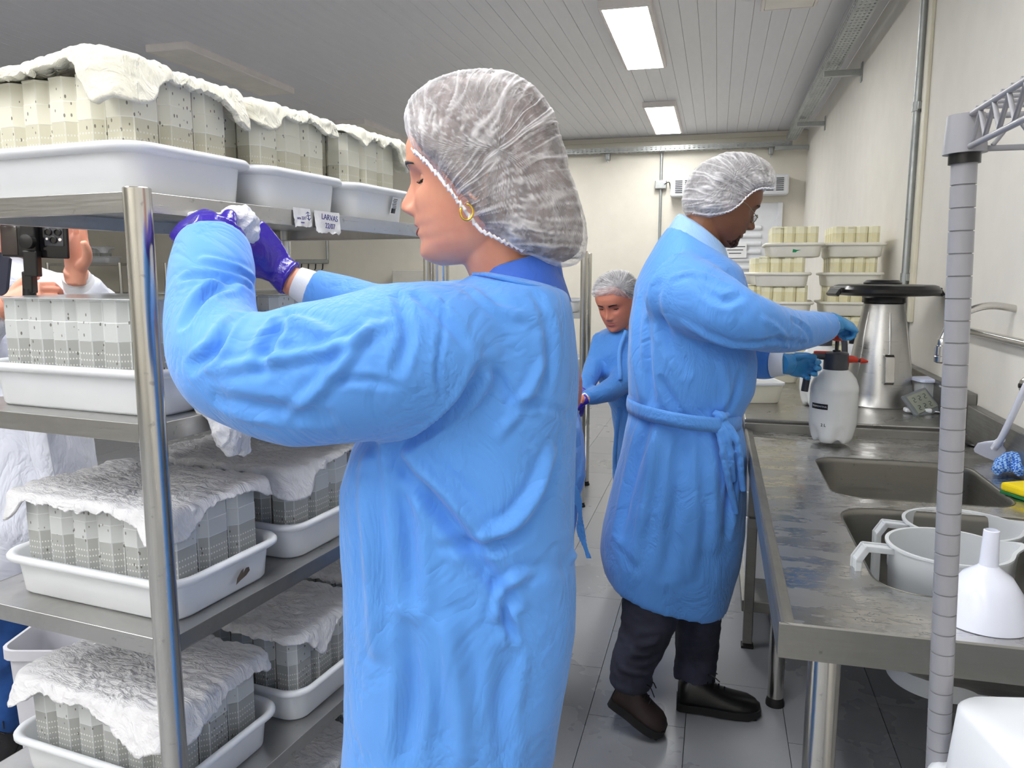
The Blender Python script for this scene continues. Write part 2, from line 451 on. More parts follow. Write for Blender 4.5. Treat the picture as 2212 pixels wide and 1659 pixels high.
def lamp(x0, x1, y0, y1, lit, label, group=None):
    cx, cy, w, d = (x0+x1)/2, (y0+y1)/2, x1-x0, y1-y0
    t = thing('ceiling_lamp', label, 'lamp', (cx, cy, H), 0, group)
    b = NB()
    rr_rings(b, [(w, d, .006, H-.0005), (w, d, .006, H-.042), (w-.012, d-.012, .006, H-.047), (w-.04, d-.04, .004, H-.047), (w-.04, d-.04, .004, H-.040)], Matrix.Translation((cx, cy, 0)), n=3)
    obj('lamp_frame', b, PANEL, t)
    obj('diffuser', box(NB(), (cx, cy, H-.0445), (w-.044, d-.044, .005), bev=.0015), LIT if lit else UNLIT, t)
    return t
lamp(-.69, -.40, 4.49, 5.84, True, 'larger lit ceiling panel lamp above the man, nearest the top edge of the photo')
lamp(-.69, -.40, 7.14, 8.52, True, 'smaller-looking lit ceiling panel lamp close to the back wall')
lamp(-3.68, -3.36, 4.57, 5.9, False, 'unlit ceiling panel lamp above the nearest draped jars')
lamp(-3.68, -3.36, 7.2, 8.55, False, 'unlit ceiling panel lamp far away, just left of the front woman\'s hair net')
lamp(-2.2, -1.91, 6.9, 8.25, True, 'lit ceiling panel lamp hidden behind the nearest person\'s hair net')  # added lamp, unseen behind the head, brightens the back of the room
lamp(-7.6, -7.3, 1.2, 2.55, True, 'added fill ceiling lamp out of view, far left, nearer one')  # added outside the frame to brighten the dark left background
lamp(-6.2, -5.9, .2, 1.55, True, 'added fill ceiling lamp out of view, far left, second one')  # another unseen fill lamp added for the left background
lamp(.175, .47, 3.4, 4.76, False, 'unlit ceiling panel lamp cut by the top edge, beside the right wall')
for yy, nm in ((-2.9, 'third'), (-.9, 'second'), (1.1, 'first')):
    lamp(-.7, -.41, yy, yy+1.35, True, 'lit ceiling panel lamp out of view above the camera aisle, %s from the front' % nm)
    lamp(-3.68, -3.36, yy, yy+1.35, True, 'added fill ceiling lamp out of view at the left, %s from the front' % nm)  # unseen fill lamps, added to keep the overall light up
    lamp(-2.2, -1.9, yy-.4, yy+.95, True, 'added fill ceiling lamp out of view above the left rack, %s from the front' % nm)  # added lamp column, unseen, only for more light on the foreground

# perforated cable trays
def perforated(bm, L, w, hgt, th=.0025, pitch=.05, slot=(.022, .010), rows=2):
    """a strip in the x direction, width in z, holes cut through as real openings"""
    n = int(L/pitch)
    bands = []; z0 = -hgt/2; rh = slot[1]; gap = (hgt-rows*rh)/(rows+1)
    def q(x0, x1, za, zb): box(bm, ((x0+x1)/2, 0, (za+zb)/2), (x1-x0, th, zb-za))
    z = z0
    for r in range(rows+1):
        q(0, L, z, z+gap); z += gap
        if r < rows:
            for i in range(n):
                q(i*pitch, i*pitch+pitch-slot[0], z, z+rh)
            if n*pitch < L: q(n*pitch, L, z, z+rh)
            z += rh
    return bm
def cable_tray(start, direc, L, label):
    t = thing('cable_tray', label, 'cable tray', start)
    Z = Vector((0, 0, 1)); X = direc.normalized(); Yv = Z.cross(X)
    b = perforated(NB(), L, .05, .05); bmesh.ops.transform(b, matrix=basis(X, Yv, Z, Vector(start)), verts=b.verts); obj('tray_side', b, GALV, t)
    b = perforated(NB(), L, .05, .05); bmesh.ops.transform(b, matrix=basis(X, Yv, Z, Vector(start)+Yv*.1), verts=b.verts); obj('tray_side', b, GALV, t)
    b = perforated(NB(), L, .1, .1, rows=4); bmesh.ops.transform(b, matrix=basis(X, -Z, Yv, Vector(start)+Yv*.05-Z*.025), verts=b.verts); obj('tray_bottom', b, GALV, t)
    return t
zt = 2.78
cable_tray(Vector((XR-.13, -.5, zt)), Vector((0, 1, 0)), 9.1, 'perforated steel cable tray running along the right wall under the ceiling')
t = cable_tray(Vector((XR-.16, YB-.04, zt-.03)), Vector((-1, 0, 0)), 6.2, 'perforated steel cable tray running across the back wall under the ceiling')
for i, (px, py, w) in enumerate(((1866, 100, .26), (1785, 228, .26))):
    w3 = PX(px, py, XR)
    t = thing('cable_tray_bracket', ['short steel arm on the right wall holding the cable tray, nearest the camera', 'short steel arm on the right wall holding the cable tray, second from the camera'][i], 'bracket', w3)
    y = w3.y; zz = zt-.072
    obj('bracket_arm', box(NB(), (XR-.12, y, zz), (.23, .038, .038), bev=.003), GALV, t)
    obj('bracket_plate', box(NB(), (XR-.004, y, zz), (.006, .05, .12)), GALV, t)
t = thing('cable_tray_bracket', 'short steel arm in the corner where both cable trays meet', 'bracket', (XR, YB-.2, zt-.08))
obj('bracket_arm', box(NB(), (XR-.17, YB-.2, zt-.085), (.33, .04, .038), bev=.003), GALV, t)
for i, px in enumerate((1315, 1665)):
    w3 = PY(px, 320, YB); t = thing('tray_clip', ['small steel clip under the back cable tray, left of the back conduit', 'small steel clip under the back cable tray, above the grille unit'][i], 'clip', w3)
    obj('clip_body', box(NB(), (w3.x, YB-.05, zt-.09), (.045, .09, .07), bev=.006), GALV, t)
    obj('bolt', lathe(NB(), [(.006, -.02), (.006, .02)], (w3.x, YB-.05, zt-.135), 8), GALV, t)

# right-hand conduit with its clamps, channel and box
ct = PX(1990, 100, XR-.02); yc = ct.y; 
t = thing('wall_conduit', 'galvanised steel conduit pipe running down the right wall', 'pipe', (XR-.02, yc, 1.25))
obj('conduit_pipe', tube(NB(), [(XR-.02, yc, 1.22), (XR-.02, yc, H)], .0165, 16), GALV, t, smooth=1)
for z in (1.42-(600-590)/1697*3.3, 2.16):
    b = lathe(NB(), [(.018, -.02), (.0205, -.02), (.0205, .02), (.018, .02)], (XR-.02, yc, z), 16)
    box(b, (XR-.004, yc, z), (.006, .1, .034)); obj('pipe_clamp', b, GALV, t)
    for s in (-1, 1): obj('bolt', box(NB(), (XR-.014, yc+s*.036, z), (.02, .012, .034), bev=.002), GALV, t)
o = obj('cable_channel', box(NB(), (XR-.008, yc-.1, 2.05), (.016, .06, 1.7), bev=.003), PVC, None, origin=(XR-.008, yc-.1, 1.2)); tag(o, 'flat cream plastic cable channel beside the steel conduit', 'cable channel')
jb = thing('junction_box', 'grey metal junction box at the foot of the right wall conduit', 'junction box', (XR-.03, yc, 1.17))
obj('box_body', box(NB(), (XR-.03, yc-.01, 1.165), (.06, .11, .1), bev=.008), GALV, jb)
obj('round_cover', lathe(NB(), [(.03, 0), (.03, .012), (.012, .012), (.012, .004)], (XR-.06, yc-.02, 1.165), 20, Matrix.Rotation(-math.pi/2, 4, 'Y')), GALV, jb, smooth=.7)
# back conduit
bx = PY(1428, 400, YB)
t = thing('wall_conduit', 'thin conduit pipe running down the back wall above the stooping woman', 'pipe', (bx.x, YB-.02, .3))
obj('conduit_pipe', tube(NB(), [(bx.x, YB-.02, .3), (bx.x, YB-.02, zt-.03)], .016, 12), GALV, t, smooth=1)
t = thing('junction_box', 'small grey junction box on the back wall conduit', 'junction box', bx)
obj('box_body', box(NB(), (bx.x, YB-.035, bx.z), (.125, .07, .09), bev=.008), GALV, t)
obj('cable', tube(NB(), crom([(bx.x+.04, YB-.08, bx.z), (bx.x+.09, YB-.07, bx.z+.02), (bx.x+.105, YB-.05, bx.z-.05)], 5), .005, 6), BLACK, t)
# grille unit
a, b_ = PY(1450, 408, YB), PY(1701, 408, YB); zc = a.z; w = b_.x-a.x
t = thing('air_curtain', 'white slatted air unit mounted on the back wall above the door', 'air unit', ((a.x+b_.x)/2, YB-.1, zc))
obj('unit_body', box(NB(), ((a.x+b_.x)/2, YB-.1, zc), (w, .2, .205), bev=.02), simple('unit_white', (226, 228, 232), .4), t)
for side in (-1, 1):
    for g in (0, 1):
        for i in range(7):
            x = (a.x+b_.x)/2+side*(w/2-.09-.1*g-.16*0)-.035*0
            obj('slat', box(NB(), (x, YB-.203, zc+.06-i*.02), (.075, .006, .009)), DGREY, t)
# louvred door with a notice
d0, d1 = PY(1556, 500, YB), PY(1678, 500, YB); dz = PY(1600, 440, YB).z
t = tag(obj('door_1', box(NB(), ((d0.x+d1.x)/2, YB-.015, dz/2), (d1.x-d0.x, .03, dz), bev=.004), simple('door_white', (226, 228, 232), .4)), kind='structure')
nsl = int((dz-.3)/.085)
for i in range(nsl):
    z = .2+i*.085
    b = tube(NB(), [(d0.x+.06, YB-.028, z), (d1.x-.16, YB-.028, z)], .026, 10); obj('door_slat', b, simple('door_white', (226, 228, 232), .4), t, smooth=1)
obj('door_frame', box(NB(), (d1.x+.02, YB-.03, dz/2), (.05, .06, dz), bev=.004), simple('door_white', (226, 228, 232), .4), t)
obj('door_handle', box(NB(), (d1.x-.04, YB-.05, PY(1600, 560, YB).z), (.03, .04, .12), bev=.004), GALV, t)
n0 = PY(1560, 525, YB-.06); n1 = PY(1612, 557, YB-.06)
t = thing('notice_sheet', 'white printed notice taped on the louvred door behind the man\'s chin', 'notice', ((n0.x+n1.x)/2, YB-.06, n1.z))
obj('paper', box(NB(), ((n0.x+n1.x)/2, YB-.06, (n0.z+n1.z)/2), (n1.x-n0.x, .002, n0.z-n1.z)), simple('paper', (238, 238, 240), .8), t)
for i in range(3):
    obj('printed_line', box(NB(), ((n0.x+n1.x)/2+.01, YB-.062, n0.z-.04-i*.035), ((n1.x-n0.x)*(.8-.15*i), .001, .009)), DGREY, t)
# ================================================================== RACKS, TRAYS, JARS, WADDING
R0 = Vector((-.85, 1.018, 0)); RZ = -math.radians(7.145)
def rk(a, b, z=0): return R0 + Matrix.Rotation(RZ, 3, 'Z') @ Vector((a, b, z))
SH = [1.542, 1.183, .823, .46, .10]
RWID, RLEN = .5, .98
def make_rack(name, label, loc, rz, L=RLEN, W=RWID, feet=False):
    t = thing(name, label, 'rack', loc, rz, None)
    M = t.matrix_basis
    for i, z in enumerate(SH):
        b = NB()
        box(b, (-W/2, L/2, z-.001), (W, L, .002))
        for y in (0, L): box(b, (-W/2, y, z-.015), (W, .0018, .031), bev=.0006, seg=1)
        for x in (0, -W): box(b, (x, L/2, z-.015), (.0018, L, .031), bev=.0006, seg=1)
        for y in (.008, L-.008): box(b, (-W/2, y, z-.0295), (W, .016, .0016))
        for x in (-.008, -W+.008): box(b, (x, L/2, z-.0295), (.016, L, .0016))
        bmesh.ops.transform(b, matrix=M, verts=b.verts); obj('shelf', b, STEEL, t)
    for x, y in ((0, 0), (-W, 0), (0, L), (-W, L)):
        b = lathe(NB(), [(.0195, .012), (.0205, .014), (.0205, 1.546), (.019, 1.5475)], M @ Vector((x, y, 0)), 24)
        obj('post', b, STEEL_R, t, smooth=.6)
        b = lathe(NB(), [(.018, 0), (.026, .002), (.026, .01), (.021, .018), (.021, .03)], M @ Vector((x, y, 0)), 20); obj('foot', b, RUBBER, t, smooth=.7)
    return t
main_rack = make_rack('storage_rack', 'large stainless steel rack in the left foreground, holding the draped jars', R0, RZ)

def tray_mesh(W=.44, D=.30, Hh=.08, th=.0035):
    b = NB()
    sp = [(W-.056, D-.056, .036, 0), (W-.046, D-.046, .040, .005), (W-.03, D-.03, .05, Hh-.016), (W-.012, D-.012, .05, Hh-.015), (W-.001, D-.001, .052, Hh-.011), (W, D, .053, Hh-.005),
          (W-.008, D-.008, .05, Hh), (W-.022, D-.022, .046, Hh), (W-.032, D-.032, .044, Hh-.005), (W-.051, D-.051, .036, .008), (W-.064, D-.064, .03, th)]
    rr_rings(b, sp, n=8); bmesh.ops.recalc_face_normals(b, faces=b.faces)
    me = bpy.data.meshes.new('tray'); b.to_mesh(me); b.free(); me.shade_smooth(); me.set_sharp_from_angle(angle=1.1); me.materials.append(WHITE_P); return me
TRAY = tray_mesh()
def tray(loc, rz, label, me=None, group=None, name='plastic_tray'):
    o = bpy.data.objects.new(name, me or TRAY); COL.objects.link(o); o.location = loc; o.rotation_euler = (0, 0, rz)
    o.matrix_basis = Matrix.Translation(Vector(loc)) @ Matrix.Rotation(rz, 4, 'Z')
    return tag(o, label, 'tray', group)
def jar_mesh(mat, w=.0590, d=.0755, h=.188):
    b = NB(); c = .015
    def oc(s, z): 
        a, e = w/2*s, d/2*s; return [Vector(p) for p in ((a-c, -e, z), (a, -e+c, z), (a, e-c, z), (a-c, e, z), (-a+c, e, z), (-a, e-c, z), (-a, -e+c, z), (-a+c, -e, z))]
    skin_rings(b, [oc(.97, .0), oc(.985, .117), oc(1.0, .1185), oc(1., .149), oc(.985, .1505), oc(.985, h-.004), oc(1.0, h-.003), oc(1.0, h), oc(.95, h), oc(.93, .004)])
    bmesh.ops.recalc_face_normals(b, faces=b.faces)
    me = bpy.data.meshes.new('jar'); b.to_mesh(me); b.free(); me.materials.append(mat); return me
JM, JM_T, JM_Y = jar_mesh(JAR), jar_mesh(JAR_TOP), jar_mesh(JAR_Y)
# the foot frame seen at the bottom of a jar: an inner darker sleeve
ORD = ['first', 'second', 'third', 'fourth', 'fifth', 'sixth']
def jars(c, rz, me, where, nx=6, ny=3, px=.0608, py=.077, z0=.0037):
    """c: centre of the tray; rows start nearest the camera"""
    for j in range(ny):
        for i in range(nx):
            if 0 < j and 0 < i < nx-1: continue      # the inner ones cannot be seen
            x = (i-(nx-1)/2)*px+random.uniform(-.0006, .0006); y = (j-(ny-1)/2)*py
            o = bpy.data.objects.new('plastic_jar', me); COL.objects.link(o)
            q = Vector(c)+Matrix.Rotation(rz, 3, 'Z') @ Vector((x, y, z0))
            o.location = q; o.rotation_euler = (0, 0, rz+random.uniform(-.01, .01))
            if j == 0: tag(o, 'clouded jar, %s from left, front row, %s' % (ORD[i], where), 'jar', 'jars, ' + where)
            elif i == nx-1: tag(o, 'clouded jar, right end of %s row, %s' % (ORD[j], where), 'jar', 'jars, ' + where)
            else: tag(o, 'clouded jar hidden behind others, %s' % where, 'jar', 'hidden jars, ' + where)
def wadding(c, rz, W, D, label, lobes=(), base=.03, th=.007, seed=1, mat=None, amp=.006, edge=.012, NA=260, ns=30, nd=16, flare=.35, lift=(), name='cotton_sheet'):
    """sheet lying on a block W x D whose top centre is c; lobes (x, y, width, drop) hang lower; lift (x, y, width, up)"""
    rnd = Vector((seed*7.3, seed*3.1, seed*1.9)); verts = []; faces = []
    cr = .018
    per = []
    for k in range(NA):
        t = 2*math.pi*k/NA; dx, dy = math.cos(t), math.sin(t)
        s = 1/max(abs(dx)/(W/2), abs(dy)/(D/2)); bx, by = dx*s, dy*s
        # round the corner
        ex_, ey_ = abs(bx)-(W/2-cr), abs(by)-(D/2-cr)
        if ex_ > 0 and ey_ > 0:
            l = math.hypot(ex_, ey_); bx = math.copysign(W/2-cr+ex_/l*cr, bx); by = math.copysign(D/2-cr+ey_/l*cr, by); n = Vector((math.copysign(ex_/l, bx), math.copysign(ey_/l, by), 0))
        elif ex_ > ey_: n = Vector((math.copysign(1, bx), 0, 0)) if ex_ > 0 else Vector((dx, dy, 0))
        else: n = Vector((0, math.copysign(1, by), 0)) if ey_ > 0 else Vector((dx, dy, 0))
        h = base + .010*noise.noise(Vector((bx*14, by*14, 0))+rnd) + .007*noise.noise(Vector((bx*45, by*45, 3))+rnd)+.003*noise.noise(Vector((bx*160, by*160, 9))+rnd)
        for lx, ly, lw, lh in lobes:
            dd = math.hypot(bx-lx, by-ly); h += lh*math.exp(-(dd/lw)**2)
        per.append((Vector((bx, by, 0)), n, max(h, .006)))
    idx = []
    def hz(x, y):
        p = Vector((x*26, y*40, 0))+rnd; q = Vector((x*75, y*120, 5))+rnd
        v = amp*(1-2.4*abs(noise.noise(p)))*.6+amp*.45*(1-2.4*abs(noise.noise(q)))+amp*1.1*noise.noise(Vector((x*9, y*9, 2))+rnd)
        for lx, ly, lw, lh in lift: v += lh*math.exp(-(math.hypot(x-lx, y-ly)/lw)**2)
        return v
    r = .016
    for k in range(NA):
        p, n, h = per[k]; row = []
        for i in range(1, ns+1):
            f = (i/ns)**.8; q = p*f; row.append(Vector((q.x, q.y, hz(q.x, q.y)+th)))
        z0 = row[-1].z
        for i in range(1, nd+1):
            e = h*i/nd; a = e/r
            if a < 1.35: off = r*math.sin(a); dz = r*(1-math.cos(a))
            else: off = r*math.sin(1.35)+(e-1.35*r)*math.cos(1.35)*flare*2; dz = r*(1-math.cos(1.35))+(e-1.35*r)
            w = p*1.0+n*off
            ww = amp*1.3*(noise.noise(Vector((w.x*30, w.y*30, dz*20))+rnd)+.6*noise.noise(Vector((w.x*90, w.y*90, dz*70))+rnd))
            q = w+n*(ww*.8+.002+th); row.append(Vector((q.x, q.y, z0-dz)))
        idx.append([len(verts)+i for i in range(len(row))]); verts += row
    ci = len(verts); verts.append(Vector((0, 0, hz(0, 0)+th)))
    for k in range(NA):
        a, b = idx[k], idx[(k+1) % NA]
        faces.append((ci, a[0], b[0]))
        for i in range(len(a)-1): faces.append((a[i], a[i+1], b[i+1], b[i]))
    M = Matrix.Translation(Vector(c)) @ Matrix.Rotation(rz, 4, 'Z')
    me = bpy.data.meshes.new(name); me.from_pydata([v for v in verts], [], faces); me.shade_smooth(); me.materials.append(mat or COTTON)
    o = bpy.data.objects.new(name, me); COL.objects.link(o); o.location = c; o.rotation_euler = (0, 0, rz); o.matrix_basis = M
    sm = o.modifiers.new('s', 'SOLIDIFY'); sm.thickness = th; sm.offset = -1
    return tag(o, label, 'cotton')
JW, JD = .368, .236
def load(a, b, z, nm, jm=None, row=1, cot=True, **kw):
    c = rk(a, b, z)
    tray(c+Vector((0, 0, .0005)), RZ, 'white plastic %s' % nm.replace('tray', 'tray of jars'))
    jars(c, RZ, jm or JM, nm)
    if cot: wadding(c+Vector((0, 0, .1925)), RZ, JW, JD, 'white cotton sheet draped over jars, ' + nm, **kw)
# top shelf
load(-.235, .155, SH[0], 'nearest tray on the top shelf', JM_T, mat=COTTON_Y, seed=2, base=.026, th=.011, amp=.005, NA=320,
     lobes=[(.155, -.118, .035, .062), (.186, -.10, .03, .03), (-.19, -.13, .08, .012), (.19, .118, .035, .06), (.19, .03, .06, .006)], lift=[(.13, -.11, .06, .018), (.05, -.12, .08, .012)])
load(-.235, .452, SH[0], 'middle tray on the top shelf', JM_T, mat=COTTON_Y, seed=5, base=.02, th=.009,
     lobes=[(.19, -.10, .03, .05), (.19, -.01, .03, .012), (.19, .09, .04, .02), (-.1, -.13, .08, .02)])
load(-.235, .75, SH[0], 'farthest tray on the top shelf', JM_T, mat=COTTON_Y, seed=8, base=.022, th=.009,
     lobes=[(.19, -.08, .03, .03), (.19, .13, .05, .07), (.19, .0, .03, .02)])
# second shelf: film instead of wadding
for b_, nm in ((.175, 'nearest tray on the second shelf'), (.49, 'middle tray on the second shelf'), (.80, 'farthest tray on the second shelf')):
    load(-.235, b_, SH[1], nm, JM, cot=False)
    o = obj('film_cover', box(NB(), rk(-.235, b_, SH[1]+.194), (.385, .27, .0025), RZ, bev=.001), CLEAR, None, origin=rk(-.235, b_, SH[1]+.194))
    tag(o, 'clear plastic film sheet over the jars, %s' % nm, 'film')
# third shelf
load(-.228, .178, SH[2], 'nearest tray on the third shelf', seed=11, base=.024, th=.006, amp=.0055, NA=320,
     lobes=[(.186, -.118, .05, .045), (-.186, -.118, .022, .055), (.186, .12, .03, .03), (0, -.13, .08, .008), (.186, -.03, .05, -.006)])
load(-.228, .50, SH[2], 'middle tray on the third shelf', seed=14, base=.022, th=.006, amp=.0055,
     lobes=[(.186, -.10, .05, .055), (-.186, -.118, .03, .02), (.186, .12, .05, -.005)])
load(-.228, .815, SH[2], 'farthest tray on the third shelf', seed=17, base=.02)
# fourth shelf
load(-.245, .17, SH[3], 'nearest tray on the fourth shelf', seed=21, base=.032, th=.006, amp=.006, NA=320,
     lobes=[(.15, -.118, .06, .05), (-.19, -.12, .05, .035), (.186, .12, .05, .01)], flare=.7)
load(-.228, .49, SH[3], 'middle tray on the fourth shelf', seed=24, base=.024, th=.006, amp=.006,
     lobes=[(.186, -.05, .04, .055), (-.1, -.13, .08, .01)])
load(-.228, .805, SH[3], 'farthest tray on the fourth shelf', seed=27, base=.02)
load(-.235, .49, SH[4], 'middle tray on the lowest shelf', seed=31, base=.03)
load(-.235, .805, SH[4], 'farthest tray on the lowest shelf', seed=33, base=.03)
# dirt on the third-shelf tray: a torn brown sticker
t = thing('sticker_scrap', 'torn brown sticker scrap on the end of the nearest third shelf tray', 'sticker', rk(-.02, .22, .85))
b = NB(); vs = [b.verts.new(rk(-.0155+(.868-z)*-.12+.0, y, z)) for y, z in ((.185, .846), (.187, .858), (.197, .870), (.204, .872), (.203, .864), (.21, .871), (.218, .870), (.221, .862), (.212, .855), (.197, .851))]
b.faces.new(vs); f = bmesh.ops.solidify(b, geom=b.faces[:], thickness=.0006); obj('scrap', b, simple('brown_residue', (140, 126, 112), .7), t)

# paper notes on the shelf flange
PAPER = simple('crumpled_white_tape', (226, 226, 228), .6, bump=(60, .5, .002)); INK = simple('blue_ink', (46, 44, 128), .6)
def note(y0, y1, z0, z1, label, texts, tear):
    t = thing('paper_note', label, 'note', rk(.002, (y0+y1)/2, z0))
    b = NB(); n = 14; g = []
    for i in range(n+1):
        u = i/n; col = []
        for j in range(9):
            v = j/8; y = y0+(y1-y0)*u+.002*noise.noise(Vector((v*6, u*2, tear))); zb = z0+.006*noise.noise(Vector((u*7, tear, 2)))+(.004 if i in (0, n) else 0)
            z = zb+(z1-zb)*v; x = .0025+.0035*(1-v)**1.5*(1+noise.noise(Vector((u*5, v*5, tear))))+.0012*noise.noise(Vector((u*11, v*11, tear)))
            col.append(b.verts.new(rk(x, y, z)))
        g.append(col)
    for i in range(n):
        for j in range(8): b.faces.new((g[i][j], g[i+1][j], g[i+1][j+1], g[i][j+1]))
    bmesh.ops.recalc_face_normals(b, faces=b.faces)
    p = obj('paper', b, PAPER, t, smooth=1.2)
    ex, ey = Matrix.Rotation(RZ, 3, 'Z') @ Vector((1, 0, 0)), Matrix.Rotation(RZ, 3, 'Z') @ Vector((0, 1, 0))
    for s, yy, zz, sz, rot in texts:
        me = text_mesh(s, sz, .0003)
        M = basis(ey, Vector((0, 0, 1)), ex, rk(.0078, yy, zz)) @ Matrix.Rotation(rot, 4, 'Z'); me.transform(M); obj('handwriting', me, INK, t)
    return t
note(.437, .525, 1.502, 1.546, 'torn paper note reading LARVAS 22/07 on the top shelf edge', [('LARVAS', .483, 1.533, .0165, -.05), ('22/07', .484, 1.516, .0155, -.05)], 3)
t = note(.369, .424, 1.511, 1.547, 'small crumpled paper note with an arrow, left of the lettered note', [('uea 22/7', .389, 1.527, .0085, .02), ('nuve', .392, 1.519, .006, 0)], 9)
b = NB()
for a_, c_ in (((.412, 1.524), (.408, 1.54)), ((.408, 1.54), (.403, 1.537)), ((.408, 1.54), (.413, 1.538)), ((.412, 1.524), (.407, 1.528)), ((.412, 1.524), (.418, 1.529)), ((.404, 1.532), (.416, 1.534))):
    tube(b, [rk(.0082, *a_), rk(.0082, *c_)], .0007, 5)
obj('arrow_mark', b, INK, t)
# label on the third tray of the top shelf
t = thing('tray_label', 'small printed barcode label on the farthest top shelf tray', 'label', rk(-.024, .86, 1.575))
tl = Matrix.Rotation(RZ, 3, 'Z')
b = NB(); q0 = rk(-.0225, .80, 1.585)
lean = Matrix.Rotation(math.atan2(.016, .064), 3, 'Y')
ML = basis(tl @ Vector((0, 1, 0)), (tl @ (lean @ Vector((0, 0, 1)))), tl @ (lean @ Vector((1, 0, 0))), rk(-.0235, .80, 1.583))
b = box(NB(), (0, 0, 0), (.026, .042, .0008)); bmesh.ops.transform(b, matrix=ML, verts=b.verts); obj('label_paper', b, PAPER, t)
b = NB(); random.seed(3); x = -.010
while x < .010:
    w = random.choice((.0005, .001, .0014)); box(b, (x, -.012, .0006), (w, .012, .0004)); x += w+random.choice((.0006, .001))
for j in range(6): box(b, (random.uniform(-.002, .002), .016-.004*j, .0006), (random.uniform(.012, .02), .0016, .0004))
bmesh.ops.transform(b, matrix=ML, verts=b.verts); obj('barcode_print', b, BLACK, t)
# a tuft of wadding hanging over the second shelf edge, behind the elbow
o = obj('f', fuse(tube(tube(tube(NB(), crom([rk(-.02, .12, 1.19), rk(.012, .115, 1.186), rk(.03, .12, 1.16), rk(.034, .13, 1.13), rk(.03, .14, 1.112)], 5), [.012]*5+[.017]*5+[.022]*5+[.016]*5+[.006], 10),
    crom([rk(.012, .15, 1.188), rk(.03, .155, 1.165), rk(.032, .165, 1.13), rk(.03, .17, 1.10)], 5), [.013]*5+[.018]*5+[.012]*5+[.004], 10), [rk(-.04, .14, 1.193), rk(.016, .15, 1.19)], .014, 10), .004, 3), COTTON, None, origin=rk(.02, .14, 1.18)); o.name = 'cotton_tuft'
wrinkle(o.data, .004, 60, seed=3); tag(o, 'loose tuft of cotton hanging over the second shelf edge by the elbow', 'cotton')

# ---- other racks, far away
r2 = make_rack('storage_rack', 'stainless steel rack between the front woman and the stooping woman', (-.759, 4.574, 0), math.radians(6), L=.5, W=.95)
M = r2.matrix_basis
for z, i in ((SH[1], 0), (SH[2], 1)):
    for a_ in (-.24, -.71):
        c = M @ Vector((a_, .25, z+.0005)); tray(c, math.radians(6), 'white plastic tray on the middle rack, %s shelf, %s' % (ORD[i+1], 'right end' if a_ > -.5 else 'left end'))
for k, (lx, ly) in enumerate(((0, 0), (0, 0))):
    q = P([215, 372][k], 590, [9.6, 9.9][k])
    r3 = make_rack('storage_rack', ['distant stainless steel rack seen under the top shelf, beside the filming hand', 'distant stainless steel rack right behind the near left post'][k], (q.x+[.3, .75][k], q.y, 0), math.radians(4), L=.45, W=[1., .8][k])
    if k == 0:
        c = P(196, 590, 9.7); c.z = SH[0]+.0005
        c = r3.matrix_basis @ Vector((-.42, .2, SH[0]+.0005))
        tray(c, .1, 'small white tray on the distant rack beside the filming hand')
        jars(c, .1, JM, 'in tray on distant rack', nx=4, ny=2)
        wadding(c+Vector((0, 0, .1925)), .1, .25, .175, 'white cloth flap over the distant jars beside the filming hand', lobes=[(.12, -.08, .05, .06)], NA=80, ns=8, nd=6)
# hook rail and conduit on the back wall, seen under the top shelf
q0, q1 = PY(638, 565, YB-.03), PY(708, 565, YB-.03)
t = thing('hook_rail', 'steel hook rail on the back wall seen below the top shelf', 'rail', ((q0.x+q1.x)/2, YB-.02, q0.z))
obj('rail_bar', box(NB(), ((q0.x+q1.x)/2, YB-.02, q0.z), (q1.x-q0.x, .04, .05), bev=.004), GALV, t)
for i in range(4):
    x = q0.x+(q1.x-q0.x)*(.2+.22*i); obj('hook', tube(NB(), [(x, YB-.04, q0.z-.03), (x, YB-.05, q0.z-.09), (x, YB-.07, q0.z-.1)], .008, 6), BLACK, t)
q = PY(706, 520, YB-.02)
t = thing('wall_conduit', 'thin steel conduit on the back wall above the hook rail', 'pipe', (q.x, YB-.02, q1.z))
obj('conduit_pipe', tube(NB(), [(q.x, YB-.02, q0.z+.02), (q.x, YB-.02, 2.7)], .016, 10), GALV, t)
q0, q1 = PY(846, 583, YB-.2), PY(934, 583, YB-.2)
o = obj('white_board', box(NB(), ((q0.x+q1.x)/2, YB-.1, (q0.z+.6)/2), (q1.x-q0.x, .18, q0.z-.6), bev=.01), simple('board_white', (214, 212, 202), .5), None, origin=((q0.x+q1.x)/2, YB-.1, .6)); tag(o, 'pale white cabinet against the back wall, under the woman\'s chin', 'cabinet'); o.name = 'wall_cabinet'
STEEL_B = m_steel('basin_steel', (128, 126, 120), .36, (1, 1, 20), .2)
# ================================================================== TABLES AND WHAT STANDS ON THEM
ZS, X0, Y0, Y1 = .87, .114, 1.235, 2.86
ZT = .90
def rr_at(cx, cy, w, d, r, z, n=8): return [p+Vector((cx, cy, 0)) for p in rrect(w, d, r, z, n)]
SK = [(.515, 2.265, .43, .45, .075), (.522, 1.69, .455, .53, .085)]     # cx, cy, w, d, r
tb = thing('sink_table', 'stainless steel sink table with two basins along the right wall', 'sink table', ((X0+XR)/2, (Y0+Y1)/2, 0))
b = NB()
XB = XR-.035
def loopedges(b, pts):
    v = [b.verts.new(p) for p in pts]; return [b.edges.new((v[i], v[(i+1) % len(v)])) for i in range(len(v))]
E_ = loopedges(b, [Vector(p) for p in ((X0+.026, Y0+.006, ZS-.006), (XB, Y0+.006, ZS-.006), (XB, Y1-.02, ZS-.006), (X0+.026, Y1-.02, ZS-.006))])
for s in SK: E_ += loopedges(b, rr_at(*s, ZS-.006))
bmesh.ops.triangle_fill(b, edges=E_, use_beauty=True)
for f in b.faces:
    if f.normal.z < 0: f.normal_flip()
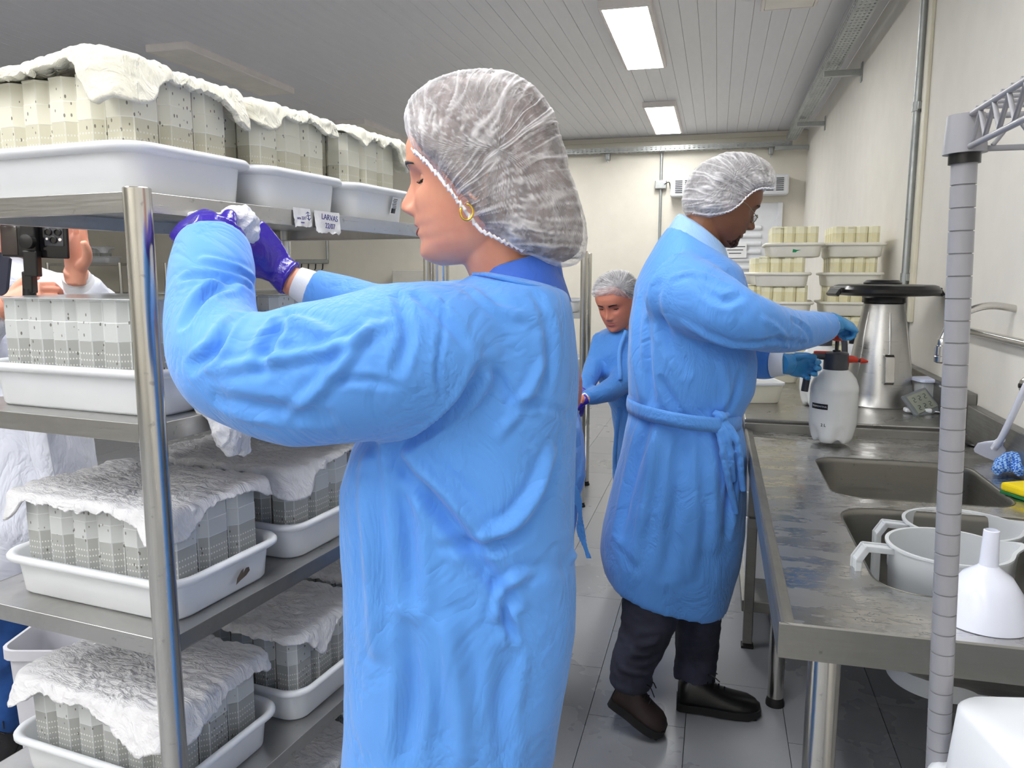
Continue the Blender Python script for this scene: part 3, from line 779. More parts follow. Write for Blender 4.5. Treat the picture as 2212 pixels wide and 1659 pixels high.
bmesh.ops.subdivide_edges(b, edges=[e for e in b.edges if e.calc_length() > .4], cuts=1)
obj('worktop', b, STEEL_W, tb)
# raised rolled border, flanges
b = NB()
def strip(bm, prof, A, B):
    """prof: (outward, z) points; swept from A to B"""
    A, B = Vector(A), Vector(B); t = (B-A).normalized(); n = t.cross(Vector((0, 0, 1)))
    V = [[bm.verts.new(e+n*o+Vector((0, 0, z))) for o, z in prof] for e in (A, B)]
    for i in range(len(prof)-1): bm.faces.new((V[0][i], V[0][i+1], V[1][i+1], V[1][i]))
strip(b, [(-.026, ZS-.0062), (-.023, ZS-.001), (-.008, ZS+.004), (-.003, ZS+.004), (0, ZS), (0, ZS-.056), (-.012, ZS-.058)], (X0, Y1, 0), (X0, Y0, 0))
strip(b, [(-.007, ZS-.0062), (-.005, ZS+.001), (-.002, ZS+.003), (0, ZS), (0, ZS-.056), (-.012, ZS-.058)], (X0, Y0, 0), (XR-.005, Y0, 0))
box(b, ((X0+XB)/2, Y1-.011, ZS+.006), (XB-X0, .022, .03), bev=.002)
obj('border', b, STEEL_D, tb)
b = NB(); box(b, (XR-.02, (Y0+Y1)/2, ZS+.04), (.034, Y1-Y0, .15), bev=.004); obj('backsplash', b, STEEL_D, tb)
b = NB(); box(b, ((X0+XB)/2, Y0+.05, ZS-.04), (XB-X0-.03, .04, .05)); box(b, ((X0+XB)/2, Y1-.05, ZS-.04), (XB-X0-.03, .04, .05)); box(b, (X0+.05, (Y0+Y1)/2, ZS-.04), (.04, Y1-Y0-.12, .05)); obj('under_frame', b, STEEL_D, tb)
for i, s in enumerate(SK):
    cx, cy, w, d, r = s; b = NB(); rings = []
    for k, (ins, z) in enumerate(((0, ZS-.006), (.004, ZS-.009), (.006, ZS-.02), (.016, ZS-.12), (.03, ZS-.17), (.06, ZS-.205), (.11, ZS-.222), (.19, ZS-.226))):
        rings.append(rr_at(cx, cy, w-ins*2, d-ins*2, max(.02, r+ins*.35 if ins < .1 else .02), z))
    skin_rings(b, rings, cap=False); V = b.verts[-32:] if False else None
    b.verts.ensure_lookup_table(); n = len(rings[0]); b.faces.new([b.verts[j] for j in range(len(b.verts)-n, len(b.verts))])
    o = obj('basin', b, STEEL_B, tb, smooth=1); solid(o, .0015, 1)
    lz = ZS-.2255
    obj('drain', lathe(NB(), [(.055, 0), (.055, .003), (.035, .003), (.03, -.01), (.006, -.01)], (cx, cy, lz), 24), STEEL, tb, smooth=.6)
lg = P(1780, 1440, 1.2)
for i, (x, y, m) in enumerate(((lg.x, lg.y, STEEL_R), (XR-.09, lg.y, STEEL_R), (.235, 2.55, STEEL_R), (XR-.09, 2.7, STEEL_R))):
    obj('leg', lathe(NB(), [(.0235, .03), (.0255, .032), (.0255, ZS-.062), (.024, ZS-.06)], (x, y, 0), 28), m, tb, smooth=.6)
    obj('foot', lathe(NB(), [(.022, 0), (.03, .002), (.03, .014), (.024, .034)], (x, y, 0), 20), RUBBER, tb, smooth=.7)
# far table
YT0, YT1 = 2.885, 5.4
ft = thing('work_table', 'stainless steel work table behind the sinks along the right wall', 'table', ((X0+XR)/2, (YT0+YT1)/2, 0))
obj('worktop', box(NB(), ((X0+XB)/2, (YT0+YT1)/2, ZT-.018), (XB-X0, YT1-YT0, .036), bev=.004), STEEL_T, ft)
b = NB(); box(b, (XR-.022, (YT0+YT1)/2, ZT+.04), (.038, YT1-YT0, .16), bev=.004); obj('backsplash', b, STEEL_D, ft)
for x, y in ((.16, 2.95), (.16, 4.2), (.16, 5.33), (.8, 2.95), (.8, 5.33)):
    obj('leg', box(NB(), (x, y, (ZT-.036)/2+.01), (.036, .036, ZT-.056), bev=.003), STEEL_D, ft); obj('foot', box(NB(), (x, y, .006), (.045, .045, .012), bev=.002), RUBBER, ft)
obj('lower_shelf', box(NB(), ((X0+XB)/2, (YT0+YT1)/2+.03, .165), (XB-X0-.04, YT1-YT0-.06, .045), bev=.003), STEEL_D, ft)
obj('lower_rail', box(NB(), ((X0+XB)/2, YT0+.045, .5), (XB-X0-.06, .03, .04), bev=.002), STEEL_D, ft)
def crate(c, w, d, h, label, name='storage_crate', mat=None, rz=0, cat='crate'):
    t = thing(name, label, cat, c, rz)
    M = Matrix.Translation(Vector(c)) @ Matrix.Rotation(rz, 4, 'Z')
    b = NB(); rr_rings(b, [(w*.86, d*.84, .02, 0), (w*.94, d*.93, .025, h*.86), (w, d, .03, h*.87), (w, d, .03, h), (w*.93, d*.92, .025, h), (w*.84, d*.82, .02, .006)], M); obj('crate_body', b, mat or WHITE_P, t, smooth=.6)
    b = NB(); rr_rings(b, [(w*.62, .008, .003, h*.9), (w*.62, .008, .003, h*.96)], M @ Matrix.Translation((0, -d/2, 0)), n=3); obj('lip', b, mat or WHITE_P, t)
    return t
crate((.28, 3.35, .188), .30, .40, .26, 'white plastic crate under the work table, nearest the man\'s leg')
crate((.28, 4.0, .188), .30, .44, .34, 'taller white plastic crate under the work table, farther back')
crate((.5, 4.8, .188), .40, .44, .3, 'white plastic crate under the far end of the work table')

# --- conical jug upside down
c = PZ(1906, 880, ZT); c.y += .1
t = thing('steel_jug', 'upturned conical stainless steel jug with a black lid on top', 'jug', (c.x, c.y, ZT))
obj('cone', lathe(NB(), [(.137, 0), (.139, .003), (.137, .006), (.128, .05), (.075, .40), (.07, .405)], (c.x, c.y, ZT), 48), STEEL, t, smooth=.6)
for k in range(6):
    a = math.radians(-95+k*60+12); u = Vector((math.cos(a), math.sin(a), 0))
    obj('rib', tube(NB(), [Vector((c.x, c.y, ZT+z))+u*(.1285-(z-.05)*.053/.35-.002) for z in (.12, .16, .3, .37)], [.002, .006, .006, .002], 8), STEEL, t, smooth=1)
hp = []; a = math.radians(-88); u = Vector((math.cos(a), math.sin(a), 0)); v = u.cross(Vector((0, 0, 1)))
for z, o_ in ((.10, -.006), (.10, .035), (.108, .045), (.2, .045), (.208, .035), (.208, -.006)):
    hp.append(Vector((c.x, c.y, ZT+z))+u*(.1285-(z-.05)*.151+o_))
b = NB(); F_ = hp
for i in range(len(hp)-1):
    mid = (hp[i]+hp[i+1])/2; d = (hp[i+1]-hp[i]); L = d.length+.006; z_ = d.normalized(); box(b, mid, (.034, .007, L), bev=.002, M=basis(v, z_.cross(v), z_, (0, 0, 0)))
obj('handle', b, STEEL_R, t)
zb = ZT+.405
obj('lid_neck', lathe(NB(), [(.072, 0), (.08, .002), (.078, .02), (.09, .032)], (c.x, c.y, zb-.002), 32), BLACK, t, smooth=.6)
b = NB(); rr_rings(b, [(.27, .27, .12, zb+.026), (.36, .36, .15, zb+.03), (.375, .375, .155, zb+.04), (.375, .375, .155, zb+.052), (.355, .355, .15, zb+.066), (.33, .33, .14, zb+.07), (.2, .2, .09, zb+.072)], Matrix.Translation((c.x, c.y, 0)) @ Matrix.Rotation(YAW, 4, 'Z'), n=10); obj('lid', b, BLACK, t, smooth=.6)
obj('knob', lathe(NB(), [(.07, .07), (.07, .078), (.058, .088), (.02, .09)], (c.x-.01, c.y, zb), 28), BLACK, t, smooth=.6)
for s in (-1, 1):
    q = Vector((c.x, c.y, zb+.05))+RIGHT*s*.185
    b = NB()
    box(b, q+RIGHT*s*.004, (.02, .11, .018), rz=YAW, bev=.004)
    box(b, q+RIGHT*s*.015-Vector((0, 0, .01)), (.016, .1, .03), bev=.004, M=Matrix.Rotation(YAW, 4, 'Z') @ Matrix.Rotation(-s*.6, 4, 'Y')); obj('lid_clip', b, BLACK, t)

# --- pressure sprayers
def sprayer(c, label, rz, full=True):
    t = thing('spray_bottle', label, 'sprayer', c); R_ = .073
    n = 60; rings = []
    for r, z, am in ((.045, 0, .0), (.058, .002, .02), (.066, .02, .07), (.0715, .045, .04), (.0735, .06, 0), (.0745, .07, 0), (.0745, .155, 0), (.0735, .162, 0), (.0745, .17, 0), (.073, .185, 0), (.064, .21, 0), (.05, .228, 0), (.038, .238, 0), (.036, .25, 0)):
        rings.append([Vector(c)+Vector((math.cos(a)*r*(1-am*2.2*max(0, math.cos(5*a+.5))), math.sin(a)*r*(1-am*2.2*max(0, math.cos(5*a+.5))), z+(.012*max(0, math.cos(5*a+.5)) if z < .01 else 0))) for a in [2*math.pi*k/n for k in range(n)]])
    b = NB(); skin_rings(b, rings); obj('bottle', b, simple('milky_white_bottle', (226, 228, 228), .25), t, smooth=1.2)
    C = Vector(c)
    obj('cap', lathe(NB(), [(.036, .236), (.0385, .238), (.0385, .262), (.0375, .29), (.034, .294), (.012, .296)], c, 36), DGREY, t, smooth=.6)
    if full: obj('valve', lathe(NB(), [(.012, .29), (.0125, .3), (.006, .302), (.006, .33), (.012, .331), (.012, .334)], c, 20), BLACK, t, smooth=.6)
    if full: obj('plunger', lathe(NB(), [(.007, .33), (.017, .332), (.017, .336), (.010, .338), (.009, .37), (.008, .385)], c, 20), RED_P, t, smooth=.6)
    x = Matrix.Rotation(rz, 3, 'Z') @ Vector((1, 0, 0)); q = C+Vector((0, 0, .272))
    obj('nozzle', tube(NB(), [q+x*.034, q+x*.05, q+x*.056-Vector((0, 0, .001)), q+x*.066-Vector((0, 0, .003))], [.013, .0115, .010, .008], 16), RED_P, t, smooth=.7)
    obj('nozzle_collar', tube(NB(), [q+x*.066-Vector((0, 0, .003)), q+x*.073-Vector((0, 0, .004))], .0065, 12), DGREY, t)
    obj('nozzle_tip', tube(NB(), [q+x*.073-Vector((0, 0, .004)), q+x*.076-Vector((0, 0, .004)), q+x*.088-Vector((0, 0, .006)), q+x*.096-Vector((0, 0, .007))], [.009, .009, .006, .003], 12), RED_P, t, smooth=.7)
    h = tube(NB(), crom([q-x*.03+Vector((0, 0, .008)), q-x*.06+Vector((0, 0, .008)), q-x*.08-Vector((0, 0, .01)), q-x*.086-Vector((0, 0, .06)), q-x*.092-Vector((0, 0, .11))], 5), [.013]*10+[.0115]*11, 12)
    obj('grip', h, DGREY, t, smooth=1)
    obj('trigger', box(NB(), q-x*.045+Vector((0, 0, .02)), (.05, .016, .008), rz=rz, bev=.003), RED_P, t)
    return t
sc = PZ(1796, 950, ZS+.005)
sp = sprayer((sc.x, sc.y, ZS+.002), 'white two litre pressure sprayer held by the man', YAW-.25)
a0 = math.atan2(-sc.y, -sc.x)
def curved(txt, size, ang, z, r, mat, name, parent, bold=False, bg=None):
    me = text_mesh(txt, size, .0002, bold); co = getco(me)
    out = np.empty_like(co); A = ang+co[:, 0]/r
    out[:, 0] = sc.x+np.cos(A)*(r+co[:, 2]); out[:, 1] = sc.y+np.sin(A)*(r+co[:, 2]); out[:, 2] = ZS+.002+z+co[:, 1]
    setco(me, out); obj(name, me, mat, parent)
b = NB(); n = 14; hh = .009; an = a0-.62; V = []
for i in range(n+1):
    A = an-.40+.80*i/n; V.append([b.verts.new(Vector((sc.x+math.cos(A)*.0752, sc.y+math.sin(A)*.0752, ZS+.002+.122+s*hh))) for s in (-1, 1)])
for i in range(n): b.faces.new((V[i][0], V[i+1][0], V[i+1][1], V[i][1]))
obj('brand_plate', b, BLACK, sp)
curved('TRAMONTINA', .0082, an, .122, .0757, WHITE_P, 'brand_lettering', sp, False)
curved('2 L', .013, a0-.38, .062, .0740, BLACK, 'volume_lettering', sp, True)
c2 = PZ(1776, 886, ZT)
sprayer((c2.x, c2.y+.12, ZT+.001), 'second white pressure sprayer, mostly hidden behind the held one', YAW+2.6, False)

# --- thermometer station with its probe
q = PZ(1985, 893, ZT+.002)
t = thing('thermometer', 'grey and white digital thermometer leaning on the work table', 'thermometer', q)
Mt = Matrix.Translation(PZ(1990, 872, ZT+.035)) @ Matrix.Rotation(YAW+.25, 4, 'Z') @ Matrix.Rotation(-math.radians(38), 4, 'X') @ Matrix.Rotation(-.28, 4, 'Y')
b = box(NB(), (0, 0, 0), (.125, .014, .105), bev=.004); bmesh.ops.transform(b, matrix=Mt, verts=b.verts); obj('case', b, simple('grey_case', (120, 124, 128), .4), t)
b = box(NB(), (0, -.0085, .004), (.10, .002, .075), bev=.0008); bmesh.ops.transform(b, matrix=Mt, verts=b.verts); obj('display', b, simple('lcd_green_grey', (148, 154, 142), .2), t)
b = NB()
for row in range(2):
    for dg in range(3):
        x, z = -.028+dg*.028, .02-row*.034
        for (dx, dz, w, h) in ((0, .009, .008, .0016), (0, 0, .008, .0016), (0, -.009, .008, .0016), (.005, .0045, .0016, .008), (-.005, -.0045, .0016, .008)): box(b, (x+dx, -.0102, z+dz), (w, .0006, h))
bmesh.ops.transform(b, matrix=Mt, verts=b.verts); obj('display_digits', b, DGREY, t)
q = PZ(1982, 888, ZT+.008)
t = thing('probe_unit', 'small white probe unit with a cable lying before the thermometer', 'probe', q)
b = box(NB(), (0, 0, 0), (.095, .035, .016), bev=.006); bmesh.ops.transform(b, matrix=Matrix.Translation(q+Vector((0, 0, .004))) @ Matrix.Rotation(YAW-.2, 4, 'Z'), verts=b.verts); obj('unit_body', b, WHITE_P, t)
obj('sensor_ring', lathe(NB(), [(.012, 0), (.012, .002), (.009, .002), (.009, .0)], q+RIGHT*.03+Vector((0, 0, .0125)), 18), PANEL, t)
r_ = PZ(2030, 890, ZT+.004)
obj('cable', tube(NB(), crom([q+RIGHT*.05, q+RIGHT*.07-FWD*.02, r_-FWD*.01, r_+Vector((0, 0, .05)), r_+Vector((0, 0, .10))-FWD*.02, r_+RIGHT*.03+Vector((0, 0, .08)), r_+RIGHT*.02+Vector((0, 0, .004))], 6), .0022, 6), WHITE_P, t, smooth=1)
q = PZ(2012, 852, ZT); q = P(2014, 823, 3.0)
lid = thing('lidded_tub', 'small tub with a pale blue lid behind the thermometer', 'tub', q)
b = NB(); rr_rings(b, [(.13, .10, .02, 0), (.14, .11, .022, .001), (.14, .11, .022, .010), (.125, .095, .02, .013)], Matrix.Translation(q) @ Matrix.Rotation(YAW, 4, 'Z')); obj('lid_body', b, simple('pale_blue_plastic', (206, 214, 240), .3), lid)
o = None
b = NB(); rr_rings(b, [(.11, .08, .02, ZT+.001), (.115, .085, .02, q.z-.002)], Matrix.Translation((q.x, q.y, 0)) @ Matrix.Rotation(YAW, 4, 'Z')); obj('tub', b, MILKY, lid)
q = PZ(2078, 898, ZT+.001)
t = thing('clear_tub', 'clear plastic tub with some water beside the thermometer', 'tub', q)
Mq = Matrix.Translation(q) @ Matrix.Rotation(YAW, 4, 'Z')
b = NB(); rr_rings(b, [(.10, .085, .018, 0), (.125, .105, .02, .10), (.14, .12, .024, .101), (.14, .12, .024, .106), (.12, .10, .02, .106), (.096, .08, .016, .003)], Mq); obj('tub_body', b, MILKY, t, smooth=.6)
b = NB(); rr_rings(b, [(.094, .078, .016, .0035), (.106, .088, .016, .06)], Mq); obj('water', b, MILKY, t)

# --- boxes near the man's waist
def lidbox(px, py, z, w, d, h, lab, rz=YAW, lid=True, mat=None):
    q = PZ(px, py, z); q.z = z+.001
    t = thing('food_box', lab, 'box', q); M = Matrix.Translation(q) @ Matrix.Rotation(rz, 4, 'Z')
    b = NB(); rr_rings(b, [(w*.84, d*.84, .03, 0), (w*.86, d*.86, .03, .005), (w*.96, d*.96, .03, h-.012)], M); obj('box_body', b, mat or CREAM_P, t, smooth=.6)
    b = NB(); rr_rings(b, [(w*.98, d*.98, .03, h-.012), (w, d, .032, h-.010), (w, d, .032, h-.002), (w*.96, d*.96, .03, h), (w*.93, d*.93, .03, h-.003)], M); obj('box_lid', b, WHITE_P, t, smooth=.6)
    return t
lidbox(1618, 862, ZT, .22, .26, .085, 'cream lidded food box on the table against the man\'s waist')
lidbox(1672, 822, ZT, .2, .2, .05, 'low white tub behind the cream food box')
q = PZ(1845, 790, ZT)
# thermos-like bottle behind the sprayer
q = P(1845, 760, 3.5)
t = thing('flask', 'dark capped flask behind the steel jug\'s left side', 'flask', (q.x, q.y, ZT))
obj('flask_body', lathe(NB(), [(.03, 0), (.032, .003), (.032, .19), (.02, .21)], (q.x, q.y, ZT+.001), 24), simple('flask_white', (214, 216, 220), .3), t, smooth=.6)
obj('flask_cap', lathe(NB(), [(.022, .2), (.024, .205), (.024, .26), (.02, .264)], (q.x, q.y, ZT+.001), 24), BLACK, t, smooth=.6)
obj('flask_label', lathe(NB(), [(.0325, .08), (.0327, .081), (.0327, .13), (.0325, .131)], (q.x, q.y, ZT+.001), 24), RED_P, t)

# --- stacks of trays with upturned jar crates at the far end of the table
def stack(px, D, lab, cols, levels, z0, wx=.30, wy=.40, me=None):
    q = P(px, 590, D); 
    for k in range(levels):
        z = z0+k*.182
        tray((q.x, q.y, z), math.pi/2, 'white tray, %s from the bottom, %s' % (ORD[k], lab), me, name='plastic_tray', group='trays in the yellowed stacks')
        t = thing('jar_block', 'yellowed jars standing on the %s tray, %s' % (ORD[k], lab), 'jars', (q.x, q.y, z+.004))
        for j in range(5):
            for i in range(4):
                o = bpy.data.objects.new('jar', JM_Y); COL.objects.link(o); o.parent = t
                o.location = ((j-2)*.0472, (i-1.5)*.081, 0); o.scale = (.78, 1.0, .945)
TR2 = tray_mesh(.42, .30, .075)
qa, qb = P(1700, 590, 4.15), P(1835, 590, 4.15)
# --- faucet, pipe, spatula, cloth, sponge
q0, q1 = PX(2085, 712, XR-.02), PX(2240, 748, XR-.02)
t = thing('wall_pipe', 'wet chromed water pipe running along the right wall above the sinks', 'pipe', q0)
obj('pipe_tube', tube(NB(), [(XR-.025, q0.y, q0.z), (XR-.025, q1.y-.8, q0.z)], .012, 14), STEEL_R, t, smooth=1)
q = P(2034, 760, 2.35)
t = thing('faucet', 'chrome faucet head showing just left of the grey shelf post', 'faucet', q)
obj('spout', tube(NB(), crom([q+Vector((.25, .02, .12)), q+Vector((.12, .01, .14)), q+Vector((.03, 0, .10)), q+Vector((0, 0, .04))], 6), .011, 12), STEEL_R, t, smooth=1)
obj('aerator', lathe(NB(), [(.012, .04), (.014, .036), (.014, .02), (.018, .018), (.018, -.012), (.02, -.014), (.02, -.03), (.012, -.034)], q, 18), STEEL_R, t, smooth=.6)
for k in range(8):
    a = k*math.pi/4; obj('grip_rib', box(NB(), q+Vector((math.cos(a)*.018, math.sin(a)*.018, .003)), (.004, .004, .026), bev=.001), STEEL_R, t)
q = PX(2208, 833, XR-.01)
t = thing('wall_fitting', 'round chromed wall fitting cut by the right edge', 'fitting', q)
obj('flange', lathe(NB(), [(.026, 0), (.026, .004), (.018, .012), (.01, .013)], (XR-.001, q.y, q.z), 24, Matrix.Rotation(-math.pi/2, 4, 'Y')), STEEL_R, t, smooth=.6)
obj('screw', lathe(NB(), [(.007, .012), (.007, .018), (.002, .019)], (XR-.001, q.y, q.z), 12, Matrix.Rotation(-math.pi/2, 4, 'Y')), BLACK, t)
s0 = PZ(2132, 985, ZS+.012); s1 = PX(2218, 830, XR-.05)
t = thing('spatula', 'white plastic spatula leaning from the sink table to the right wall', 'spatula', s0)
mid = s0.lerp(s1, .5)+Vector((-.005, 0, -.04))
b = tube(NB(), crom([s0.lerp(s1, .22)+Vector((0, 0, -.018)), mid, s1], 8), [.011]*5+[.009]*12, 12); obj('handle', b, FUNNEL, t, smooth=1)
d = (s0.lerp(s1, .22)+Vector((0, 0, -.018))-s0).normalized(); sx = d.cross(Vector((0, -1, .6))).normalized(); nz = sx.cross(d)
b = NB(); A0 = s0-d*.005
pr = [(0, .034, .003), (.012, .04, .0035), (.05, .042, .004), (.072, .03, .005), (.092, .013, .008), (.115, .010, .010)]
rings = []
for e, w_, th in pr:
    cc = A0+d*e; rings.append([cc+sx*w_*math.cos(2*math.pi*k/16)*(1 if abs(math.cos(2*math.pi*k/16)) < .99 else 1)+nz*th*math.sin(2*math.pi*k/16) for k in range(16)])
obj('blade', skin_rings(b, rings), FUNNEL, t, smooth=1)
q = PZ(2185, 1022, ZS+.0)
b = NB()
for k in range(7): tube(b, crom([q+Vector((-.05+.018*k, random.uniform(-.05, -.02), .012)), q+Vector((-.03+.015*k, random.uniform(-.02, .02), random.uniform(.02, .045))), q+Vector((-.02+.018*k, random.uniform(.03, .06), .014))], 6), .014, 8)
bmesh.ops.translate(b, vec=(-.0, 0, 0), verts=b.verts)
me = fuse(b, .0035, 2); wrinkle(me, .0035, 55, seed=2); co = getco(me); co[:, 2] = np.maximum(co[:, 2], ZS-.005); setco(me, co)
s = NT('blue_checked_cloth'); wv = s.n('TexChecker', {'Vector': s.coords(), 'Scale': 160., 'Color1': lin((40, 96, 190)), 'Color2': lin((150, 190, 235))}).outputs[0]
s.set(color=wv, rough=.9, normal=s.bump(s.noise(240, 2), .6, .002))
o = obj('cleaning_cloth', me, s.m, None, origin=(q.x, q.y, ZS-.005)); tag(o, 'crumpled blue and white cloth on the sink table edge', 'cloth')
q = PZ(2203, 1068, ZS+.0)
t = thing('sponge', 'yellow sponge with a green side by the second basin', 'sponge', (q.x+.02, q.y, ZS-.006))
obj('sponge_body', box(NB(), (q.x+.02, q.y-.01, ZS+.014), (.075, .11, .022), rz=.5, bev=.006), simple('yellow_foam', (240, 214, 24), .9, bump=(200, .6, .002)), t)
obj('scour_pad', box(NB(), (q.x+.02, q.y-.01, ZS-.001), (.075, .11, .008), rz=.5, bev=.002), simple('green_scourer', (30, 110, 60), .95, bump=(300, .8)), t)
q = PZ(2108, 957, ZS)
t = thing('sink_plug', 'black rubber sink plug standing behind the far basin', 'plug', q)
obj('plug_disc', lathe(NB(), [(.035, 0), (.038, .002), (.036, .006), (.012, .008)], (q.x, q.y, ZS-.005), 24), BLACK, t, smooth=.6)
obj('plug_stem', lathe(NB(), [(.010, .006), (.010, .024), (.012, .025), (.012, .034), (.009, .036)], (q.x, q.y, ZS-.005), 18), BLACK, t, smooth=.6)

# --- measuring pitchers standing in the near basin
def pitcher(cx, cy, z0, ztop, r, label, ang, mat):
    t = thing('pitcher', label, 'pitcher', (cx, cy, z0)); C = Vector((cx, cy, 0)); n = 56; h = ztop-z0
    def ring(rr, z, sp=0):
        out = []
        for k in range(n):
            a = 2*math.pi*k/n; da = (a-ang+math.pi) % (2*math.pi)-math.pi
            e = sp*math.exp(-(da/.22)**2); out.append(C+Vector((math.cos(a)*(rr+e), math.sin(a)*(rr+e), z+e*.25)))
        return out
    b = NB(); skin_rings(b, [ring(r*.83, z0), ring(r*.86, z0+.004), ring(r*.955, ztop-.052), ring(r*.97, ztop-.05, .004), ring(r*.985, ztop-.006, .028), ring(r*1.03, ztop-.004, .03), ring(r*1.03, ztop, .03), ring(r*.965, ztop, .026), ring(r*.95, ztop-.05, .002), ring(r*.84, z0+.006)])
    obj('pitcher_body', b, mat, t, smooth=.9)
    u = Vector((math.cos(ang+math.pi), math.sin(ang+math.pi), 0))
    v = u.cross(Vector((0, 0, 1)))
    def rail(off, th, z0_, z1_):
        bb = NB(); pts = [(r*.93, z1_), (r+.045, z1_+.004), (r+.06, z1_-.02), (r+.058, z0_)]
        for i in range(3):
            a_, c_ = [C+u*p[0]+Vector((0, 0, p[1]))+v*off for p in (pts[i], pts[i+1])]; dd = (c_-a_); zz = dd.normalized()
            box(bb, (a_+c_)/2, (.026 if off == 0 else .004, th, dd.length+.006), bev=.0015, M=basis(v, zz.cross(v), zz, (0, 0, 0)))
        return bb
    obj('handle', rail(0, .005, z0+h*.2, ztop-.012), mat, t)
    for s in (-1, 1): obj('handle_flange', rail(s*.013, .012, z0+h*.2, ztop-.012), mat, t)
    return t
p1 = P(2077, 1130, 1.67); p2 = P(2048, 1178, 1.40)
zb = ZS-.224
pitcher(p1.x, p1.y, zb, p1.z, .116, 'larger milky measuring pitcher in the near basin, farther from the camera', YAW-.15, MILKY)
pitcher(p2.x, p2.y, zb, p2.z, .104, 'milky measuring pitcher in the near basin, nearer the camera', YAW-.1, MILKY)
# --- funnel standing on its mouth
q = PZ(2150, 1372, ZS-.006); q.y += .055; q.z = ZS-.0055
t = thing('funnel', 'white plastic funnel standing upside down on the sink table corner', 'funnel', q)
obj('funnel_cone', lathe(NB(), [(.066, 0), (.067, .001), (.066, .006), (.062, .02), (.052, .05), (.036, .075), (.016, .09), (.0135, .094)], q, 48), FUNNEL, t, smooth=.8)
obj('funnel_spout', lathe(NB(), [(.0145, .088), (.0135, .10), (.0115, .15), (.0095, .151), (.0100, .1), (.011, .09)], q, 28), FUNNEL, t, smooth=.8)

# --- grey wire shelf in the foreground right
ps = P(2083, 352, .9)
t = thing('wire_shelf', 'grey wire shelving unit with a grooved post at the right edge', 'shelf', (ps.x, ps.y, 0))
lean = Vector((P(2025, 1659, .9)-ps)); lean.z = P(2025, 1659, .9).z-ps.z; ld = lean.normalized()
zt_ = ps.z; L_ = (zt_-.02)/-ld.z
b = NB(); prof = [(.0115, 0)]; pitch = .0254; nn = int(L_/pitch)
for k in range(nn):
    s = L_-k*pitch
    prof_ = 0
rings = []
Mx = Vector((1, 0, 0)); X_ = (Mx-ld*Mx.dot(ld)).normalized(); Y_ = ld.cross(X_)
def pring(s, r): return [ps+ld*s+X_*(r*math.cos(2*math.pi*k/24))+Y_*(r*math.sin(2*math.pi*k/24)) for k in range(24)]
s = 0
while s < L_:
    rings += [pring(s, .0133), pring(min(L_, s+pitch-.0018), .0133), pring(min(L_, s+pitch-.0013), .0116), pring(min(L_, s+pitch-.0004), .0116)]; s += pitch
obj('post', skin_rings(b, rings), GREYP, t, smooth=.5)
obj('collar', tube(NB(), [ps+ld*.001, ps-ld*.012], .0165, 24), BLACK, t, smooth=.7)
b = tube(NB(), [ps-ld*.010, ps-ld*.052], [.0225, .019], 28); obj('corner_sleeve', b, GREYP, t, smooth=.7)
c0 = ps-ld*.031
zU, zL = c0.z+.019, c0.z-.016
def wires(name, lst, r):
    for a_, c_ in lst: obj(name, tube(NB(), [a_, c_], r, 8), GREYP, t, smooth=1)
W_, LL = .46, .8
for (dx, dy) in ((0, -1), (1, 0)):
    D_ = Vector((dx, dy, 0)); Ln = LL if dy else W_; s0_ = c0+D_*.018+Vector((0, 0, 0))
    obj('edge_wire', tube(NB(), [Vector((s0_.x, s0_.y, zU)), Vector((s0_.x, s0_.y, zU))+D_*Ln], .0033, 10), GREYP, t, smooth=1)
    obj('edge_wire', tube(NB(), [Vector((s0_.x, s0_.y, zL)), Vector((s0_.x, s0_.y, zL))+D_*Ln], .0033, 10), GREYP, t, smooth=1)
    n = int(Ln/.042); pts = []
    for k in range(n*2+1):
        q = s0_+D_*(.01+k*.021); pts.append(Vector((q.x, q.y, zU-.003 if k % 2 else zL+.003)))
    obj('truss_wire', tube(NB(), pts, .0026, 8), GREYP, t, smooth=1)
for dx, dy in ((W_+.02, 0), (0, -LL-.03), (W_+.02, -LL-.03)):
    q = c0+Vector((dx, dy, 0)); obj('post', tube(NB(), [(q.x, q.y, c0.z+.03), (q.x, q.y, .02)], .0127, 16), GREYP, t, smooth=1)
for k in range(30):
    y = c0.y-.03-k*.026; obj('deck_wire', tube(NB(), [(c0.x+.0, y, zU+.004), (c0.x+W_+.02, y, zU+.004)], .0022, 6), GREYP, t, smooth=1)
for z in (P(2190, 1500, .80).z-.16,):
    for k in range(30):
        y = c0.y-.03-k*.026; obj('deck_wire', tube(NB(), [(c0.x+.03, y, z), (c0.x+W_+.02, y, z)], .0022, 6), GREYP, t, smooth=1)
    for dx in (.03, W_+.0): obj('edge_wire', tube(NB(), [(c0.x+dx, c0.y, z-.004), (c0.x+dx, c0.y-LL, z-.004)], .0033, 8), GREYP, t, smooth=1)
# white trays stacked upside down on it
q = P(2190, 1500, .80)+Vector((.085, .02, -.045))
TRN = tray_mesh(.46, .34, .11)
zz = q.z-.11
for k in range(6):
    o = bpy.data.objects.new('plastic_tray', TRN); COL.objects.link(o)
    o.location = (q.x+.10, q.y-.05, zz+.11-k*.014); o.rotation_euler = (math.pi, 0, math.radians(12)); o.matrix_basis = Matrix.Translation(o.location) @ Matrix.Rotation(math.radians(12), 4, 'Z') @ Matrix.Rotation(math.pi, 4, 'X')
    tag(o, 'upturned white plastic tray, %s from the top of the stack by the post' % ORD[k], 'tray', 'upturned trays on the wire shelf')
